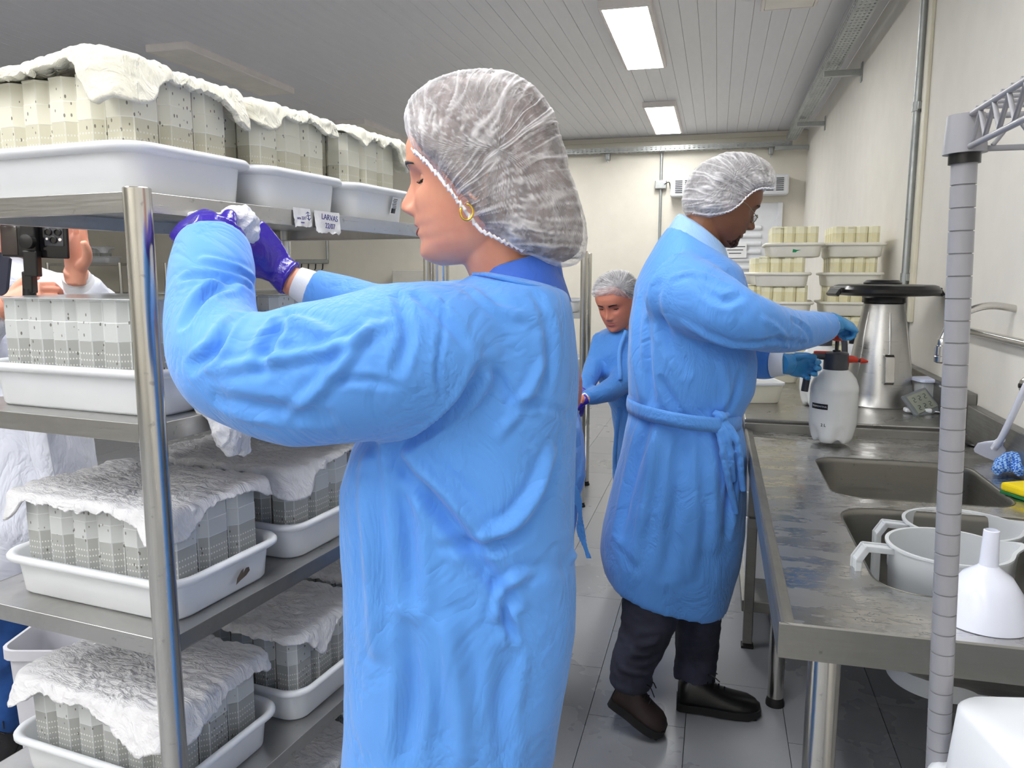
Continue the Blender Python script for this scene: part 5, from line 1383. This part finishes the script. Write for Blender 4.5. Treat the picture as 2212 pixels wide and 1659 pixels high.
# stubble, moustache and chin beard
BE = NT('short_beard'); BE.set(color=lin((30, 22, 20)), rough=.9, alpha=BE.rng(BE.noise(300, 3, .7), .42, .62, 0, .7))
S = hdm.sc
strip_patch(hdm, Mm, [[((-.027+.054*k/16)*S, (-.0485-j*.0022-.004*abs(k/8-1)**2)*S) for k in range(17)] for j in range(4)], .0012, 'moustache', BE.m, t)
strip_patch(hdm, Mm, [[((-.036+.072*k/24)*S, (-.080-j*.0052+.008*abs(k/12-1)**2)*S) for k in range(25)] for j in range(7)], .0012, 'beard', BE.m, t)
OUTM = [(1474, 448), (1477, 415), (1486, 388), (1502, 364), (1540, 341), (1590, 330), (1632, 337), (1662, 356), (1674, 385), (1671, 402), (1655, 412), (1622, 414), (1600, 430), (1582, 452), (1556, 470), (1520, 478), (1488, 472)]
KM = [(math.radians(-75), .95, 9.), (math.radians(-20), .4, 6.)]
netcap(OUTM, (1565, 398), D, .083, 'hair', HAIR_D, t, scale=.93, NA=160, NR=24, kfront=KM, amp=.001)
netcap(OUTM, (1565, 398), D, .095, 'hair_net', NET2, t, kfront=KM, seed=8, gather=(1640, 440), NA=300, NR=40, amp=.002, pleats=38,
       rim=[(1664, 405, .03), (1655, 412, .07), (1622, 414, .088), (1598, 428, .09), (1578, 448, .09), (1555, 462, .085), (1520, 467, .07), (1490, 463, .04)])
# glasses
G = NT('wire'); G.set(color=lin((150, 140, 120)), metal=1., rough=.3)
gl = NB()
for sd in (-1, 1):
    c = hdm.face(sd*.031*S, -.012*S)+Vector((0, .016, 0)); pts = [Mm @ (c+Vector((.021*math.cos(a), -abs(.021*math.cos(a)-.0)*.15, .013*math.sin(a)))) for a in [2*math.pi*k/24 for k in range(25)]]
    tube(gl, pts, .0011, 6)
    tube(gl, [Mm @ (c+Vector((sd*.021, 0, .002))), Mm @ Vector((sd*.074*S, .045*S, .004*S)), Mm @ Vector((sd*.079*S, -.005*S, .010*S))], .0010, 6)
tube(gl, [Mm @ (hdm.face(-.010*S, -.008*S)+Vector((0, .012, 0))), Mm @ (hdm.face(.010*S, -.008*S)+Vector((0, .012, 0)))], .0011, 6)
gO = obj('glasses', gl, G.m, t, smooth=3)
for sd in (-1, 1):
    c = hdm.face(sd*.031*S, -.012*S)+Vector((0, .0155, 0)); b = NB(); b.faces.new([b.verts.new(Mm @ (c+Vector((.0205*math.cos(a), 0, .0125*math.sin(a))))) for a in [2*math.pi*k/24 for k in range(24)]])
    solid(obj('lens', b, m_clear('lens_glass', (235, 240, 240), .12, .05), gO), .0008)
# shirt and collar
b = NB(); cr = []
def ringt(x, y, D, r, sx=1., tilt=0, q=.8): 
    c = P(x, y, D); rr = r*D/1697; return [c+RIGHT*(rr*sx*math.cos(a))+FWD*(rr*q*math.sin(a))+UP*(-tilt*math.cos(a)) for a in [2*math.pi*k/48 for k in range(48)]]
skin_rings(b, [ringt(1502, 570, D, 84, 1, .05, 1.), ringt(1507, 538, D, 70, 1, .05, .98), ringt(1514, 504, D, 54, 1, .052, .95), ringt(1515, 499, D, 49, 1, .052, .95), ringt(1510, 525, D, 50, 1, .05, .9)], cap=False)
o = obj('shirt_collar', b, SHIRT, t, smooth=3); solid(o, .003)
b = NB()
for pts in (((1556, 520), (1578, 552), (1560, 575)), ((1505, 505), (1556, 535), (1552, 590), (1500, 560))):
    V = [b.verts.new(P(x, y, D-.085 if x < 1575 else D-.05)) for x, y in pts]; b.faces.new(V)
# gown
b = NB()
hull(b, [(524, 1446, 1568, D, .085, .05), (546, 1420, 1580, D, .125, .03), (574, 1396, 1594, D, .16, .01), (615, 1374, 1604, D, .185), (700, 1361, 1618, D, .19), (780, 1357, 1628, D, .185), (840, 1358, 1622, D, .175), (880, 1361, 1602, D, .165), (902, 1360, 1592, D, .165),
         (930, 1352, 1600, D, .172), (990, 1340, 1606, D, .185), (1060, 1324, 1608, D, .195), (1140, 1304, 1604, D, .205), (1200, 1297, 1590, D, .21, .01), (1240, 1300, 1575, D, .21, .03, .01), (1262, 1303, 1562, D, .21, .045, .03)])
limb(b, [(1455, 620, D-.1, 84), (1520, 655, D-.19, 80), (1600, 690, D-.25, 66), (1680, 712, D-.18, 52), (1740, 712, D-.09, 42), (1788, 705, D-.01, 32)], 28)
limb(b, [(1540, 660, D+.15, 70), (1590, 740, D+.17, 55), (1640, 778, D+.12, 44), (1678, 786, D+.07, 34)], 24)
me = fuse(b, .009, 7)
wrinkle(me, .006, 5., (1, 1, .7), seed=7)
sculpt(me, [([(1420, 620), (1440, 720), (1480, 800)], .02, -.014), ([(1500, 610), (1560, 650), (1600, 640)], .014, -.01), ([(1480, 700), (1560, 740), (1640, 750)], .015, .010), ([(1450, 600), (1500, 590), (1560, 610)], .012, .010),
            ([(1620, 740), (1680, 735), (1740, 745)], .012, -.009), ([(1650, 690), (1690, 720), (1700, 750)], .010, .009), ([(1710, 690), (1740, 710), (1750, 740)], .009, -.008), ([(1380, 640), (1372, 760), (1385, 860)], .018, .014), ([(1400, 700), (1400, 800), (1410, 870)], .018, -.016),
            ([(1430, 820), (1450, 860), (1460, 885)], .014, -.012), ([(1560, 780), (1570, 840), (1565, 880)], .016, .010), ([(1400, 910), (1370, 1010), (1340, 1150)], .022, -.018), ([(1420, 920), (1400, 1050), (1370, 1200)], .022, .016), ([(1470, 910), (1465, 1060), (1440, 1240)], .026, -.014),
            ([(1530, 910), (1540, 1040), (1545, 1180)], .024, .014), ([(1575, 920), (1580, 1050), (1570, 1150)], .018, -.016), ([(1500, 960), (1510, 1100), (1490, 1240)], .02, .008), ([(1600, 800), (1590, 850), (1570, 890)], .014, -.01)])
obj('gown', me, GOWN, t)
b = NB(); bl = ringt(1476, 888, D, 121, 1, .02, 1.18)
skin_rings(b, [[p+UP*.022 for p in bl], [p+(p-P(1476, 888, D)).normalized()*.002+UP*.012 for p in bl], [p+(p-P(1476, 888, D)).normalized()*.003-UP*.005 for p in bl], [p-UP*.022 for p in bl]], cap=False)
o = obj('gown_belt', b, GOWN, t, smooth=3); solid(o, .003)
kx = P(1556, 898, D-.17)
b = NB(); tube(b, crom([kx+RIGHT*-.02+UP*.012, kx-FWD*.012, kx+RIGHT*.025+UP*.006], 4), [.010]*3+[.016]*3+[.010]*3, 10)
for a_, c_, e_ in (((1560, 905), (1592, 950), (1606, 1060)), ((1552, 905), (1575, 960), (1583, 1040)), ((1548, 903), (1562, 985), (1590, 1110))):
    tube(b, crom([P(*a_, D-.18), P(*c_, D-.19), P(*e_, D-.16)], 6), [.010]*13, 8)
me = fuse(b, .004, 2); wrinkle(me, .003, 30, seed=3); obj('belt_knot', me, GOWN, t)
# cuffs, gloves
b = NB(); limb(b, [(1784, 705, D-.015, 25), (1794, 703, D-.0, 23)], 20); obj('cuff', b, CUFF, t, smooth=.8)
b = NB(); limb(b, [(1668, 786, D+.07, 30), (1680, 786, D+.06, 28), (1694, 786, D+.05, 26)], 20); obj('cuff', b, CUFF, t, smooth=.8)
hp_ = P(1806, 700, D+.01); gx = Vector((sc.x, sc.y, ZS+.375))
b = NB(); hand_mesh(b, hframe(hp_+UP*.012, RIGHT*.62-UP*.22+FWD*.3, UP*.85-FWD*.5), [(.8, 1.1, .7), (.85, 1.15, .7), (.9, 1.2, .7), (.9, 1.2, .7)], (.5, .9, .3), .82, left=False)
limb(b, [(1797, 702, D-.0, 22), (1808, 699, D+.01, 21)], 14)
me = fuse(b, .0032, 3); wrinkle(me, .0018, 30, seed=2); obj('glove', me, GLOVE_B, t)
hp_ = P(1697, 786, D+.03); gq = Vector((sc.x, sc.y, ZS+.235))-RIGHT*.085
b = NB(); hand_mesh(b, hframe(hp_+FWD*.035, RIGHT*.9-UP*.18+FWD*.12, FWD*.95+UP*.15-RIGHT*.2), [(.55, 1.25, .9), (.6, 1.3, .9), (.6, 1.3, .9), (.65, 1.3, .9)], (.55, .45, .25), .92, left=True)
limb(b, [(1686, 786, D+.04, 22), (1704, 786, D+.06, 24)], 14)
me = fuse(b, .0032, 3); wrinkle(me, .0018, 30, seed=5); obj('glove', me, GLOVE_B, t)
# trousers and shoes
b = NB()
limb(b, [(1440, 1180, D-.06, 88), (1412, 1290, D-.10, 70), (1392, 1370, D-.12, 58), (1368, 1430, D-.13, 50), (1362, 1480, D-.13, 49)], 24)
limb(b, [(1490, 1180, D+.08, 80), (1505, 1320, D+.05, 54), (1505, 1400, D+.03, 48), (1498, 1474, D+.0, 47)], 24)
me = fuse(b, .008, 4); wrinkle(me, .006, 9, (1, 1, 2.2), seed=5)
sculpt(me, [([(1325, 1400), (1370, 1425), (1420, 1415)], .012, -.016), ([(1330, 1380), (1380, 1395), (1420, 1385)], .012, .010), ([(1340, 1445), (1380, 1455), (1410, 1450)], .01, .009), ([(1455, 1415), (1500, 1425), (1550, 1410)], .011, -.013), ([(1455, 1395), (1500, 1400), (1545, 1385)], .011, .010)])
obj('jeans', me, JEANS_D, t)
BR = simple('dark_brown_leather', (40, 26, 24), .6); BK = simple('black_leather', (12, 12, 13), .32)
toe = PZ(1428, 1590, .0); hl = PZ(1318, 1512, .085)
shoe(Vector((hl.x, hl.y, .085)), Vector((toe.x, toe.y, .004)), t, BR, RUBBER)
hl = PZ(1463, 1525, 0); toe = PZ(1640, 1545, 0)
shoe(Vector((hl.x, hl.y, .002)), Vector((toe.x, toe.y, .002)), t, BK, RUBBER)
for o_ in (): pass
# ------------------------------------------------------------------ stooping woman in the background
D = 3.38
t = thing('person', 'person farthest back, in blue gown and hair net, stooping with lowered frown', 'person', (P(1365, 800, D).x, P(1365, 800, D).y, 0))
hdb = Head(True, 1.0, 1.0); Mb = basis_head(-FWD*.80-RIGHT*.52, .42, P(1330, 652, D), .06)
b = NB(); head_mesh(b, hdb, Mb)
limb(b, [(1335, 660, D+.03, 27), (1346, 700, D+.06, 30), (1352, 740, D+.08, 40)], 18)
me = fuse(b, .0035, 2); b = NB(); b.from_mesh(me)
hull(b, [(740, 1300, 1390, D+.08, .07), (830, 1330, 1395, D+.1, .08), (960, 1335, 1400, D+.12, .09)], 20)
limb(b, [(1370, 770, D-.02, 18), (1330, 835, D-.12, 15), (1262, 862, D-.24, 11), (1252, 866, D-.25, 10)], 12); limb(b, [(1300, 745, D+.1, 16), (1284, 795, D, 13), (1258, 850, D-.15, 9)], 12)
obj('body', b, SKIN_B, t, smooth=3)
face_parts(hdb, Mb, t, SKIN_B, LIPM, LASH, closed=.35, down=.5, brow=1.2)
OB = [(1278, 640), (1281, 618), (1296, 597), (1320, 586), (1345, 583), (1366, 592), (1378, 610), (1378, 635), (1366, 646), (1345, 646), (1310, 642)]
netcap(OB, (1328, 620), D, .088, 'hair', HAIR_D, t, scale=.93, NA=100, NR=16, amp=.001)
netcap(OB, (1328, 620), D-.01, .106, 'hair_net', NET2, t, seed=5, NA=180, NR=26, amp=.003, pleats=26)
b = NB()
hull(b, [(706, 1318, 1372, D+.07, .06), (720, 1292, 1392, D+.08, .11), (760, 1284, 1402, D+.08, .14), (800, 1283, 1404, D+.09, .15), (840, 1300, 1404, D+.12, .15), (880, 1320, 1408, D+.14, .15), (940, 1326, 1412, D+.16, .16), (1040, 1326, 1416, D+.16, .17), (1150, 1330, 1420, D+.16, .17)])
limb(b, [(1378, 750, D-.0, 34), (1362, 800, D-.05, 33), (1335, 832, D-.1, 29), (1295, 850, D-.18, 23), (1264, 860, D-.23, 16)], 20)
limb(b, [(1306, 730, D+.1, 26), (1290, 780, D+.03, 24), (1272, 820, D-.07, 19), (1256, 848, D-.15, 14)], 18)
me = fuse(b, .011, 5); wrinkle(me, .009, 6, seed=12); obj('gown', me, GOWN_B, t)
b = tube(NB(), crom([P(1338, 880, D-.04), P(1332, 940, D-.03), P(1328, 1010, D), P(1336, 1100, D)], 5), .010, 6); obj('gown_tie', b, GOWN_B, t, smooth=3)
b = tube(NB(), crom([P(1352, 715, D-.05), P(1338, 760, D-.09), P(1340, 820, D-.16)], 5), .009, 6); obj('neck_tie', b, GOWN, t, smooth=3)
b = NB(); limb(b, [(1266, 860, D-.23, 13), (1257, 864, D-.24, 11)], 14); obj('cuff', b, CUFF, t, smooth=.8)
for (w_, f_, lf) in ((P(1256, 866, D-.245), -RIGHT*.8-UP*.35, True), (P(1257, 852, D-.16), -RIGHT*.6-UP*.7, False)):
    b = NB(); hand_mesh(b, hframe(w_, f_, UP*.6-FWD*.7), [(.6, .9, .6)]*4, (.5, .5, .4), .9, left=lf); obj('glove', fuse(b, .0045, 2), GLOVE_P, t)
b = NB()
for s in (-1, 1):
    q = P(1425, 1100, D+.15)+FWD*s*.11; tube(b, [Vector((q.x, q.y, .55)), Vector((q.x, q.y, .3)), Vector((q.x, q.y, .08))], [.09, .075, .06], 16)
obj('trousers', fuse(b, .012, 3), SCRUB, t)
for s in (-1, 1):
    q = P(1425, 1100, D+.15)+FWD*s*.11; q.z = 0; shoe(q+RIGHT*.06, q-RIGHT*.16-FWD*.02, t, BK, RUBBER)

# ------------------------------------------------------------------ crouching colleague, almost hidden by the front woman
D = 2.3
t = thing('person', 'person almost hidden behind the nearest one, crouching in a blue gown', 'person', (P(1170, 900, D).x, P(1170, 900, D).y, 0))
hdc = Head(True, .95); Mc = basis_head(-RIGHT*.9+FWD*.4, .5, P(1198, 842, D))
b = NB(); head_mesh(b, hdc, Mc); limb(b, [(1200, 850, D, 38), (1205, 920, D, 44)], 16); me = fuse(b, .004, 2); b = NB(); b.from_mesh(me)
hull(b, [(920, 1150, 1240, D, .09), (1050, 1140, 1235, D, .1), (1150, 1130, 1220, D, .1)], 18)
obj('body', b, SKIN_B, t, smooth=3)
OC = [(1150, 840), (1158, 805), (1180, 785), (1210, 780), (1235, 790), (1250, 818), (1250, 850), (1240, 872), (1222, 880), (1190, 876), (1160, 862)]
netcap(OC, (1202, 832), D, .085, 'hair', HAIR_D, t, scale=.93, NA=90, NR=14); netcap(OC, (1202, 832), D, .102, 'hair_net', NET2, t, seed=9, NA=160, NR=20, amp=.003)
b = NB(); hull(b, [(880, 1180, 1245, D, .07), (910, 1140, 1256, D, .13), (960, 1120, 1261, D, .16), (1020, 1110, 1261, D, .17), (1060, 1100, 1250, D, .18), (1150, 1080, 1235, D, .2), (1280, 1060, 1215, D, .22)])
limb(b, [(1200, 950, D-.1, 45), (1120, 1030, D-.15, 38), (1000, 1040, D-.1, 26)], 18)
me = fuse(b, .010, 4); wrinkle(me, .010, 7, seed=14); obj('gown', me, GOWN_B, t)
b = NB(); k = [P(1240, 1050, D-.14), P(1252, 1100, D-.12), P(1255, 1150, D-.1), P(1272, 1205, D-.1)]; 
c_ = crom(k, 6)
for i in range(len(c_)-1):
    d_ = c_[i+1]-c_[i]; box(b, (c_[i]+c_[i+1])/2, (.018+.006*math.sin(i*.7), .004, d_.length*1.15), M=basis(RIGHT, -FWD, d_.normalized(), (0, 0, 0)))
obj('gown_tie', b, GOWN_B, t)
b = NB(); hand_mesh(b, hframe(P(1000, 1040, D-.1), -RIGHT, UP), [(.3, .4, .3)]*4, (.6, .2, .2), .9); obj('glove', fuse(b, .005, 2), GLOVE_P, t)
b = NB()
for s in (-1, 1):
    q = P(1130, 1300, D)+FWD*s*.12; kn = q-RIGHT*.22; kn.z = .42; an = q-RIGHT*.06; an.z = .1; hp2 = Vector((q.x, q.y, .36)); tube(b, [hp2, kn], [.1, .08], 14); tube(b, [kn, an], [.078, .055], 14)
obj('trousers', fuse(b, .012, 3), SCRUB, t)
for s in (-1, 1):
    q = P(1130, 1300, D)+FWD*s*.12; q.z = 0; shoe(q, q-RIGHT*.26, t, BK, RUBBER)

# ------------------------------------------------------------------ person filming behind the rack
D = 2.12
t = thing('person', 'person in white lab coat filming with a phone behind the left rack', 'person', (P(10, 800, D).x, P(10, 800, D).y, 0))
hdl = Head(True, 1.0); cdir = (-FWD*.9+RIGHT*.45); Ml = basis_head(cdir, .05, P(-40, 452, D+.02))
b = NB(); head_mesh(b, hdl, Ml); limb(b, [(-40, 470, D+.03, 45), (-35, 560, D+.05, 48), (-30, 610, D+.05, 60)], 18); me = fuse(b, .0035, 2); b = NB(); b.from_mesh(me)
hull(b, [(600, -120, 60, D+.05, .07), (800, -110, 120, D+.05, .09), (1000, -110, 120, D+.05, .1)], 20)
limb(b, [(150, 680, D-.02, 40), (200, 690, D-.1, 32), (168, 612, D-.2, 20), (163, 600, D-.21, 19)], 16)
limb(b, [(-110, 680, D, 40), (-90, 760, D-.1, 36), (-20, 680, D-.22, 22), (0, 664, D-.25, 18)], 16)
obj('body', b, SKIN_H, t, smooth=3)
face_parts(hdl, Ml, t, SKIN_H, LIPM, HAIR_D)
OL = [(-130, 470), (-135, 400), (-110, 355), (-60, 335), (-5, 345), (30, 380), (34, 430), (26, 470), (10, 520), (-20, 540), (-80, 540), (-115, 520)]
netcap(OL, (-50, 430), D+.04, .1, 'hair', HAIR_D, t, NA=100, NR=16)
# lab coat
b = NB(); hull(b, [(556, -110, 30, D+.04, .07), (590, -150, 110, D+.04, .11), (640, -158, 150, D+.04, .13), (760, -150, 176, D+.04, .14), (925, -148, 184, D+.04, .15), (1010, -160, 196, D+.04, .16), (1120, -175, 190, D+.04, .17), (1260, -180, 100, D+.04, .17)])
limb(b, [(110, 650, D-.0, 62), (190, 660, D-.06, 56), (205, 668, D-.12, 50), (186, 640, D-.17, 44), (172, 616, D-.2, 36)], 24)
limb(b, [(-120, 650, D, 60), (-110, 760, D-.08, 56), (-40, 720, D-.18, 44), (0, 672, D-.24, 32)], 20)
me = fuse(b, .009, 4); wrinkle(me, .008, 6, seed=17); wrinkle(me, .003, 22, seed=4); obj('lab_coat', me, COAT, t)
q = [P(x, y, D-.125) for x, y in ((52, 932), (100, 936), (120, 1034), (86, 1042))]
b = NB(); V = [b.verts.new(p) for p in (P(36, 880, D-.12), P(92, 880, D-.12), P(103, 940, D-.125), P(122, 1040, D-.135), P(150, 1180, D-.14), P(112, 1180, D-.14), P(86, 1042, D-.135), P(54, 935, D-.125))]
b.faces.new((V[0], V[1], V[2], V[7])); b.faces.new((V[7], V[2], V[3], V[6])); b.faces.new((V[6], V[3], V[4], V[5]))
o = obj('coat_placket', b, COAT, t, smooth=3); solid(o, .006)
b = NB(); lathe_ = None
cu = NB(); limb(cu, [(176, 622, D-.19, 34), (168, 606, D-.2, 31), (164, 596, D-.21, 28)], 24); obj('cuff', cu, CUFF, t, smooth=.8)
b = NB(); V = [b.verts.new(P(*p)) for p in ((-30, 540, D-.1), (12, 548, D-.1), (26, 560, D-.11), (18, 640, D-.13), (-30, 660, D-.12))]; b.faces.new(V); solid(obj('dark_shirt', b, simple('navy_shirt', (20, 24, 44), .8), t), .01)
# hands
DP = 1.86
b = NB(); hand_mesh(b, hframe(P(165, 590, DP+.03), UP*.95+RIGHT*.04+FWD*.0, FWD*.9+RIGHT*.3), [(.1, .15, .1), (.08, .12, .1), (.1, .15, .1), (.15, .2, .15)], (1.0, .25, .2), .92, spread=.4, left=False)
limb(b, [(165, 608, DP+.05, 22), (164, 585, DP+.035, 25)], 16); obj('hand', fuse(b, .003, 2), SKIN_H, t)
b = NB(); hand_mesh(b, hframe(P(8, 662, DP+.0), RIGHT*.92+UP*.34+FWD*.2, -FWD*.7+UP*.6), [(.5, 1.0, .8)]*4, (.9, -.15, .2), .95, left=False)
limb(b, [(-8, 668, DP-.01, 26), (12, 660, DP, 27)], 16); obj('hand', fuse(b, .003, 2), SKIN_H, t)
# jeans and shoes
b = NB()
for x, y2 in ((6, 1570), (-120, 1590)): limb(b, [(x, 1180, D+.04, 78), (x, 1330, D+.04, 58), (x+6, 1450, D+.04, 50), (x+4, y2, D+.04, 43)], 20)
me = fuse(b, .010, 3); wrinkle(me, .008, 10, seed=8); obj('jeans', me, JEANS_B, t)
for x in (6, -120):
    q = P(x, 1600, D+.04); q.z = 0; shoe(q+FWD*.05, q-FWD*.2+RIGHT*.05, t, simple('black_mesh_shoe', (22, 22, 26), .7, bump=(120, .8)), RUBBER)
# phone on a hand grip
pc = P(76, 521, DP-.02)
ph = thing('phone', 'black mobile phone with three lenses held up behind the rack', 'phone', pc)
Mp = basis(RIGHT, UP, -FWD, pc) @ Matrix.Rotation(-.03, 4, 'Z')
def pb(c, s, mat, nm, bev=0, par=None):
    b = box(NB(), c, s, bev=bev, seg=3); bmesh.ops.transform(b, matrix=Mp, verts=b.verts); return obj(nm, b, mat, par or ph, smooth=.7)
PH = simple('phone_glass_black', (20, 19, 22), .15)
pb((0, 0, 0), (.156, .077, .008), PH, 'phone_case', .0036)
pb((.047, .012, .0052), (.044, .044, .003), simple('camera_plate', (70, 70, 76), .15), 'camera_plate', .0014)
for dx, dy, r in ((.036, .022, .0085), (.058, .022, .0085), (.047, .004, .0085)):
    b = lathe(NB(), [(r, 0), (r, .004), (r*.75, .0045), (r*.7, .002)], (dx, dy, .0066), 24); bmesh.ops.transform(b, matrix=Mp, verts=b.verts); obj('lens', b, BLACK, ph, smooth=.6)
for dx, dy, r in ((.032, .006, .0028), (.062, .005, .0036)):
    b = lathe(NB(), [(r, 0), (r, .0015)], (dx, dy, .0066), 14); bmesh.ops.transform(b, matrix=Mp, verts=b.verts); obj('flash', b, PANEL, ph)
pb((-.058, .0, .0046), (.038, .066, .001), simple('brown_glass', (58, 50, 48), .1), 'back_window', .0004)
gr = thing('camera_grip', 'black phone grip gimbal held in the filming person\'s left hand', 'grip', P(72, 640, DP-.03))
def pg(c, s, nm, bev=.003):
    b = box(NB(), c, s, bev=bev); bmesh.ops.transform(b, matrix=Mp, verts=b.verts); return obj(nm, b, BLACK, gr)
pg((-.004, .012, .014), (.034, .085, .018), 'clamp'); pg((.002, -.052, .018), (.032, .06, .022), 'arm'); pg((-.008, -.095, .016), (.024, .05, .024), 'joint')
b = lathe(NB(), [(.012, 0), (.016, .002), (.016, .018), (.006, .02)], (.002, -.002, .022), 24); bmesh.ops.transform(b, matrix=Mp, verts=b.verts); obj('motor', b, BLACK, gr, smooth=.6)
b = tube(NB(), [(-.01, -.11, .016), (-.012, -.17, .016), (-.012, -.235, .012)], [.014, .016, .015], 16); bmesh.ops.transform(b, matrix=Mp, verts=b.verts); obj('handle', b, BLACK, gr, smooth=.8)
# pale tub behind the lowest shelves
q = PZ(105, 1560, 0); q = P(135, 1400, 1.84)
tb_ = thing('storage_tub', 'tall pale translucent tub on the floor behind the left rack', 'tub', (q.x, q.y, 0))
b = NB(); rr_rings(b, [(.15, .15, .03, 0), (.18, .18, .035, .50), (.20, .20, .04, .505), (.20, .20, .04, .53), (.185, .185, .035, .53), (.17, .17, .035, .5), (.14, .14, .03, .01)], Matrix.Translation((q.x, q.y, 0)) @ Matrix.Rotation(YAW, 4, 'Z')); obj('tub_body', b, simple('pale_tub_plastic', (206, 206, 214), .35), tb_, smooth=.6)

# ------------------------------------------------------------------ yellowed stacks at the far end of the work table
TR2 = tray_mesh(.295, .40, .072); TR2.materials[0] = simple('warm_white_plastic', (250, 247, 236), .35); JS = jar_mesh(JAR_Y, .0555, .078, .143)
for lab, px, Ds, offs in (('right stack', 1832, 4.18, (0, .003, -.002, .002, .004)), ('left stack', 1708, 4.2, (-.02, -.05, -.03, -.045, 0)), ('back stack', 1660, 4.68, (0, .01, -.01, .01, 0))):
    for k in range(5 if lab != 'back stack' else 4):
        q = P(px, 590, Ds); z = ZT+.003+k*.1496
        c_ = Vector((q.x+offs[k], q.y, z)); tray(c_, offs[k]*2, 'white tray, %s from the bottom of the yellowed %s' % (ORD[k], lab), TR2, 'trays in the yellowed stacks')
        jars(c_, offs[k]*2, JS, '%s tray up, yellowed %s' % (ORD[k], lab), nx=4, ny=4, px=.0568, py=.080)
        if lab == 'left stack' and k == 4:
            g = thing('green_sticker', 'green arrow sticker on the topmost tray of the left stack', 'sticker', c_+Vector((0, -.19, .04)))
            b = NB(); V = [b.verts.new(c_+Vector((x, -.1915+(.04-zz)*-.0+.002-.012*(1-zz/.07)*-1, zz))) for x, zz in ((-.012, .024), (.004, .024), (.010, .03), (.028, .036), (.008, .036), (-.010, .040))]; b.faces.new(V); solid(obj('sticker', b, simple('green_tape', (20, 150, 100), .6), g), .0006)
# rack film tear: brown food residue on the second tray
